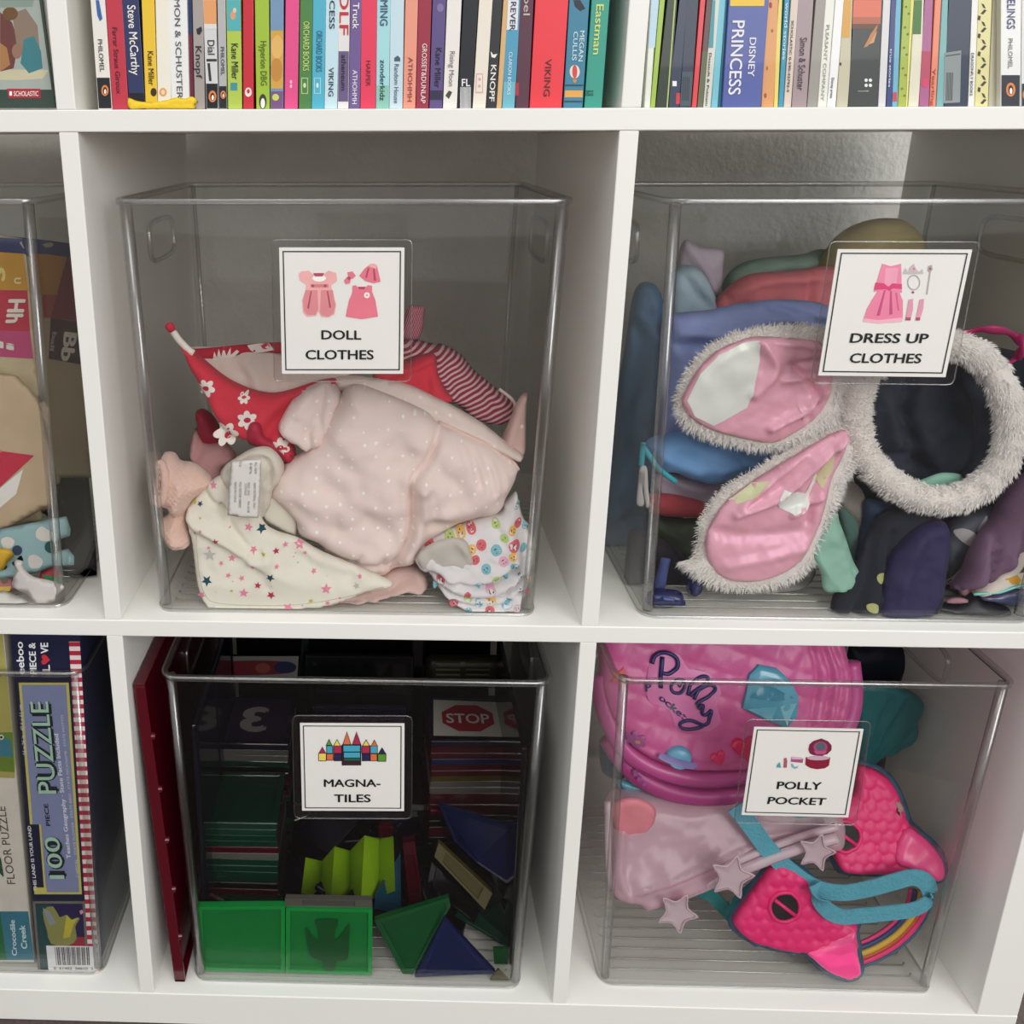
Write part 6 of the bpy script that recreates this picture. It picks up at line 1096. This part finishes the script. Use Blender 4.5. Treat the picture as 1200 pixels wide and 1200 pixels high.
# strap
def wp(x, y, Y): return W(x, y, Y)
st1 = smooth_line([(862, 945), (880, 968), (900, 995), (925, 1020), (955, 1040), (985, 1046), (1015, 1042), (1045, 1034), (1070, 1028), (1085, 1034), (1090, 1048)], 5)
S = mat('5cacc0', .8, .08, 60, 1.0, 420)
n = len(st1); Y1 = [52 - 18 * min(1, i / (n * .45)) for i in range(n)]
root2 = empty('aqua_strap', W(980, 1075, 30), 'aqua woven strap looping over the pink mask', 'strap')
def strap(name, line, Yl, wd, z_tw):
    pts = [W(p[0], p[1], y) for p, y in zip(line, Yl)]; ups = []
    for i in range(len(pts)): ups.append((0, .15, 1) if z_tw is None else z_tw(i / (len(pts) - 1)))
    return ribbon(name, pts, wd, S, root2, 1.3, ups)
strap('strap_run', st1, Y1, 15, lambda t: (.75 - .75 * min(1, t * 2.2), .1, .6 + .4 * t))
st2 = smooth_line([(1090, 1046), (1088, 1056), (1070, 1066), (1040, 1070), (1010, 1073), (985, 1074), (967, 1064), (958, 1048), (955, 1036)], 5); n = len(st2)
strap('strap_run', st2, [33 - 9 * min(1, 3 * i / n) + 8 * max(0, (i / n - .7)) * 3 for i in range(n)], 14, lambda t: (0 - .7 * max(0, t * 3 - 2), .1, 1))
root = empty('teal_strap', W(860, 1075, 60), 'dark teal strap running under the case to the mask', 'strap')
pts = [W(x, y, Y) for x, y, Y in ((812, 1040, 62), (835, 1050, 58), (852, 1068, 54), (862, 1078, 50))]; ribbon('strap_run', pts, 12, mat('1c7c7c', .7, .05, 60, .8, 420), root, 1.4, (.6, 0, .8))
pts = [W(x, y, Y) for x, y, Y in ((905, 1015, 58), (885, 1035, 54), (866, 1058, 50), (858, 1074, 48))]; ribbon('strap_run', pts, 12, mat('1c8c8c', .7, .05, 60, .8, 420), root, 1.4, (.6, 0, .8))
mb = MB(); mb.tube([W(x, y, 30) for x, y in smooth_line([(877, 1100), (884, 1107), (892, 1106), (899, 1110), (896, 1104), (905, 1110)], 4)], 1.6, 8); obj('knotted_string', mb, mat('34587c', .6), None, smooth=True, label='short blue string end knotted under the mask', cat='string')

# ------------------------------------------------------------------ alphabet cards (left middle bin)
GA = 'cards in the left middle bin'
def card(name, quad, Y, m, label, texts=(), prints=(), cat='card', th=1.2, zmin=-357.4, sm=False, xmax=-30):
    c = [np.mean([p[0] for p in quad]), max(p[1] for p in quad)]; y0 = Y if isinstance(Y, (int, float)) else Y[1]
    root = empty(name, W(c[0], c[1], y0), label, cat, GA)
    o, h = blob('card_sheet', quad, Y, th, m, root, edge=2, nz=(0, 1), sm=sm, step=7, back=.6, zmin=zmin)
    if prints: decals('card_print', h, prints, root, off=.3, step=8)
    for s, a, b, d, cc in texts: text(s, a, b, d, 0, mat(cc, .5), root, host=h, off=.7, bold=.04, name='letters')
    return root, h
mb_ = mat('343c64', .5)
card('alphabet_card', [(-60, 268), (0, 276), (60, 282), (92, 288), (104, 480), (108, 560), (-60, 560)], (150, 120), mat('a8987c', .6), 'alphabet card with Bb on brown seen through the right bin wall',
     [('Bb', (77, 388), (72, 422), (92, 390), 'ddd4c8'), ('ball', (63, 388), (59, 410), (68, 389), 'a89890')],
     [([(-60, 268), (60, 282), (92, 286), (93, 303), (60, 298), (-60, 290)], mb_), ([(-60, 290), (60, 298), (78, 301), (68, 345), (50, 345), (-60, 340)], mat('b07c40', .5)), ([(79, 301), (93, 304), (97, 376), (60, 372)], mat('80343c', .5)), ([(50, 345), (68, 345), (60, 372), (52, 372)], mat('a04844', .5)), ([(60, 372), (97, 377), (103, 428), (58, 420)], mat('4c3438', .5))])
card('alphabet_card', [(-80, 272), (-10, 272), (28, 280), (36, 300), (44, 420), (58, 560), (50, 610), (-80, 640)], (90, 64), mat('c0b090', .6), 'alphabet card with Hh and Ii on red and pink bands at the left edge',
     [('Hh', (12, 350), (8, 378), (32, 350), 'e0d8cc'), ('Ii', (-4, 406), (18, 410), (-4, 398), 'e0d8cc'), ('S', (-10, 313), (-10, 330), (8, 313), 'd8c880'), ('U', (18, 325), (18, 332), (26, 325), 'e0d4a8')],
     [([(-80, 272), (28, 280), (37, 302), (30, 297), (-80, 290)], mb_), ([(-80, 290), (28, 297), (34, 340), (-80, 338)], mat('c09038', .5)), ([(-80, 338), (33, 340), (36, 388), (-80, 384)], mat('b83848', .5)), ([(-80, 384), (36, 388), (40, 420), (-80, 412)], mat('b84c74', .5))])
card('beige_envelope', [(-80, 425), (20, 440), (48, 470), (60, 530), (62, 590), (0, 625), (-80, 650)], (66, 42), mat('c2ab8c', .7), 'beige cardboard piece with a red and white shape, in front at the left edge',
     prints=[([(4, 528), (41, 533), (0, 571), (-30, 590), (-40, 560)], mat('c43048', .6)), ([(28, 549), (20, 578), (0, 595), (-30, 600), (0, 572)], mat('e8e4dc', .6)), ([(-20, 515), (4, 528), (-4, 540)], mat('d0785c', .6))])
card('tan_flap', [(44, 462), (58, 478), (62, 560), (60, 608), (48, 600), (50, 540)], 60, mat('c8ae94', .7), 'tan cardboard flap edge beside the bin corner')
card('beige_card_rear', [(62, 478), (100, 505), (104, 515), (72, 545), (64, 640), (60, 560)], (130, 110), mat('9c8a70', .7), 'olive beige card behind the bin corner', cat='card')
bpy.data.objects['beige_card_rear'].name = 'beige_card'
card('black_folder', [(66, 560), (100, 520), (112, 640), (115, 690), (90, 700), (70, 690)], (150, 60), mat('26262a', .5), 'black folder in the lower right of the alphabet card bin', cat='folder')
card('cloud_card', [(-60, 635), (0, 620), (40, 612), (78, 605), (83, 620), (82, 628), (70, 632), (62, 640), (64, 647), (80, 643), (87, 652), (87, 662), (60, 665), (40, 672), (0, 680), (-60, 690)], (44, 30), mat('93b5b8', .6), 'pale blue puzzle card with white clouds',
     prints=[(smooth_poly([(44, 620), (50, 616), (57, 620), (63, 624), (60, 632), (50, 633), (43, 628)], 3), mat('ddd8d0')), (smooth_poly([(2, 632), (10, 628), (18, 633), (14, 641), (6, 642)], 3), mat('ddd8d0')), (smooth_poly([(34, 652), (42, 649), (51, 656), (47, 664), (36, 664)], 3), mat('d8d0cc')), (circle(60, 640, 7), mat('145048')), (circle(21, 644, 6), mat('2c3c5c'))])
card('yellow_card', [(-40, 645), (0, 642), (13, 645), (16, 652), (8, 660), (4, 668), (-40, 672)], 31, mat('dcb030', .6), 'small yellow puzzle card piece at the left edge', sm=True)
card('character_card', [(-40, 672), (0, 668), (12, 672), (20, 690), (0, 698), (-40, 700)], (36, 26), mat('b06c70', .6), 'small brown and pink puzzle card piece at the left edge', prints=[(circle(6, 678, 5), mat('6c5844')), ([(-40, 688), (14, 686), (12, 692), (-40, 694)], mat('d8b448'))])
card('red_green_card', [(48, 668), (66, 660), (74, 680), (76, 702), (68, 711), (40, 706)], (40, 24), mat('b83040', .5), 'red and green card piece in the bin corner', prints=[([(50, 672), (72, 676), (76, 692), (70, 700)], mat('1c8c48'))])
card('rabbit_card', [(24, 651), (27, 655), (29, 667), (40, 676), (58, 680), (75, 687), (68, 697), (62, 706), (48, 712), (38, 704), (32, 697), (20, 691), (14, 686), (16, 676), (19, 668), (14, 660), (18, 657)], 19.5, mat('e2dad6', .6), 'white animal-shaped card cutout standing at the bin corner', sm=True)
card('white_card', [(-40, 697), (5, 692), (25, 700), (34, 706), (20, 712), (-40, 712)], (24, 18), mat('dcd8d0', .6), 'white card lying on the bin floor under the cutouts')

# ------------------------------------------------------------------ puzzle boxes (bottom left bin)
def puzzle_box(quad, Y, D, base, label):
    P = [W(p[0], p[1], Y) for p in quad]; P = [np.array([p[0], p[1], max(p[2], ZF)]) for p in P]
    for i_, j_ in ((0, 3), (1, 2)): k_ = (-375.5 - P[j_][2]) / (P[i_][2] - P[j_][2]); P[i_] = P[j_] + (P[i_] - P[j_]) * min(1, k_)
    root = empty('puzzle_box', ((P[2][0] + P[3][0]) / 2, Y + D / 2, P[2][2]), label, 'puzzle box', 'puzzle boxes in the bottom left bin')
    mb = MB(); mb.prism(P, np.array([0, D, 0])); obj('box_body', mb, base, root, bevel=.6); return root
r = puzzle_box([(8, 690), (90, 690), (116, 1140), (45, 1141)], 20, 175, mat('1c2040', .45), 'navy 100 piece puzzle box with red and white striped edge')
NV = mat('161a38', .45); CRM = mat('e4dcc4', .5); YB = mat('c4bc5c', .5); SLT = mat('8088ac', .5)
def lx(y, f):  # position across the box face
    k = (y - 690) / 450; a = 8 + 37 * k; b = 90 + 26 * k; return a + (b - a) * f
def Q4(y0, y1, f0, f1, m): return ([(lx(y0, f0), y0), (lx(y0, f1), y0), (lx(y1, f1), y1), (lx(y1, f0), y1)], m)
pr = [Q4(752, 1140, .84, 1, mat('ecdcd8', .5))]
y = 690; k = 0
pr += [Q4(690 + i * 10.4, 695.2 + i * 10.4, .84, 1, mat('b4243c', .5)) for i in range(6, 43)]
pr += [Q4(752, 790, 0, .83, NV), Q4(796, 1052, .0, .84, NV), Q4(800, 1048, .06, .8, YB), Q4(802.5, 1045.5, .1, .76, SLT), Q4(966, 1048, 0, .2, NV), Q4(966, 1042, .2, .23, YB), Q4(1040, 1048, .04, .24, YB), Q4(1056, 1140, 0, .84, mat('6c6c60', .5)), Q4(1059, 1137, .04, .8, mat('241c4c', .5)),
       Q4(1060, 1136, .05, .3, mat('1c4444', .5)), Q4(1098, 1112, .3, .8, mat('98283c', .5))]
pr += [(smooth_poly([(50, 1068), (62, 1062), (70, 1075), (78, 1072), (83, 1085), (88, 1078), (94, 1076), (88, 1086), (90, 1100), (80, 1108), (60, 1106), (55, 1090)], 2), mat('8c8c50', .5)), ([(50, 1064), (58, 1068), (66, 1082), (58, 1085)], mat('8c9498', .5)), ([(78, 1072), (84, 1078), (92, 1075), (86, 1084), (82, 1098), (74, 1100)], mat('c0b43c', .5)),
       ([(93, 1068), (96, 1066), (98, 1069), (95, 1072)], mat('d898a0', .5)),
       ([(54, 1108), (109, 1109), (111, 1139), (57, 1139)], mat('e4e4e4', .5))]
pr += [([(64 + i * 1.95, 1110), (64 + i * 1.95 + (1.3 if i % 3 else .7), 1110), (66 + i * 1.9 + (1.3 if i % 3 else .7), 1131), (66 + i * 1.9, 1131)], INK) for i in range(21)]
flat('box_print', pr, 19.8, r)
def tv(s, xb, y0, xt, y1, cap, m, b=.01, name='lettering', yy=19.4):   # reads upward: starts at the bottom (xb,y0), ends (xt,y1), caps to the left
    text(s, (xb, y0), (xt, y1), (xb - cap, y0), yy, m, r, bold=b, name=name)
GRN = mat('a8ccb4', .5)
tv('PUZZLE', 67.5, 930, 57.5, 822, 23, mat('0c1c20'), .09); tv('PUZZLE', 66, 930, 56, 822, 22, GRN, .008, yy=19.1)
tv('100', 77, 1030, 70, 981, 19, mat('0c1c20'), .09); tv('100', 75.5, 1030, 68.5, 981, 18, GRN, .008, yy=19.1)
tv('PIECE', 59, 968, 56, 942, 5, NV, .02); tv('16 x 26 in · 40.6 x 61 cm', 30.5, 884, 25.5, 826, 4, mat('d0d0dc'))
tv('Teaches Geography · State Facts Included', 83, 1006, 68, 860, 5, mat('e4e4ec'), .02); tv('CAPITAL · STATE FLOWER · STATE BIRD · STATE NICKNAME · STATE MOTTO', 92.5, 1028, 74, 838, 3, mat('c8c8d4'))
tv('THIS LAND IS YOUR LAND', 43.5, 1044, 36, 968, 4, mat('e8e8ec'), .02)
tv('eeboo', 29, 790, 26.5, 752, 9, mat('ececec'), .02); tv('PIECE &', 43, 790, 41, 753, 8, mat('ececec'), .03); tv('L', 58.5, 787, 58, 779, 9, mat('ececec'), .03); tv('VE', 56.5, 766, 56, 753, 9, mat('ececec'), .03)
flat('heart_print', [(heart(53, 773, 6, -1.5), mat('c83040', .5))], 19.3, r)
tv('0  61462  56610  5', 107, 1136, 107, 1135.9, 1, INK) if False else text('0  61462  56610  5', (63, 1136), (109, 1136.5), (63, 1133), 19.4, INK, r)
c = W(100, 900, 20)
mb = MB(); bx = c[0] + 2
r2 = puzzle_box([(-90, 720), (2, 720), (40, 1128), (-50, 1130)], 22, 175, mat('c8c4b4', .5), 'cream floor puzzle box cut off by the left edge')
r = r2
flat('box_print', [([(-80, 742), (3, 742), (18, 890), (17, 912), (-60, 908)], mat('a8a058', .5)), ([(-80, 860), (15, 858), (17, 905), (-70, 900)], mat('64802c', .5)), ([(0, 862), (13, 868), (15, 888), (0, 886)], mat('3c7888', .5)), ([(-60, 912), (19, 912), (33, 1068), (-40, 1068)], mat('d4ccc0', .5)), ([(-40, 1068), (33, 1068), (40, 1125), (-40, 1125)], mat('347488', .5)), ([(-40, 1068), (0, 1068), (8, 1125), (-40, 1125)], mat('1c6438', .5)),
    (circle(1.5, 864, 3), mat('d8d8cc')), (circle(1.5, 864, 1.6), INK)], 21.8, r)
text('FLOOR PUZZLE', (18, 1036), (6, 945), (8, 1036), 21.5, mat('54544c'), r, bold=-.01); text('20', (4, 1028), (-4, 980), (-16, 1028), 21.5, mat('1c4c34'), r, bold=.03)
text('Crocodile', (20, 1120), (17, 1078), (14, 1120), 21.5, mat('c8dce0'), r, bold=.03); text('Creek', (32, 1112), (29, 1084), (25, 1112), 21.5, mat('c8dce0'), r, bold=.03)
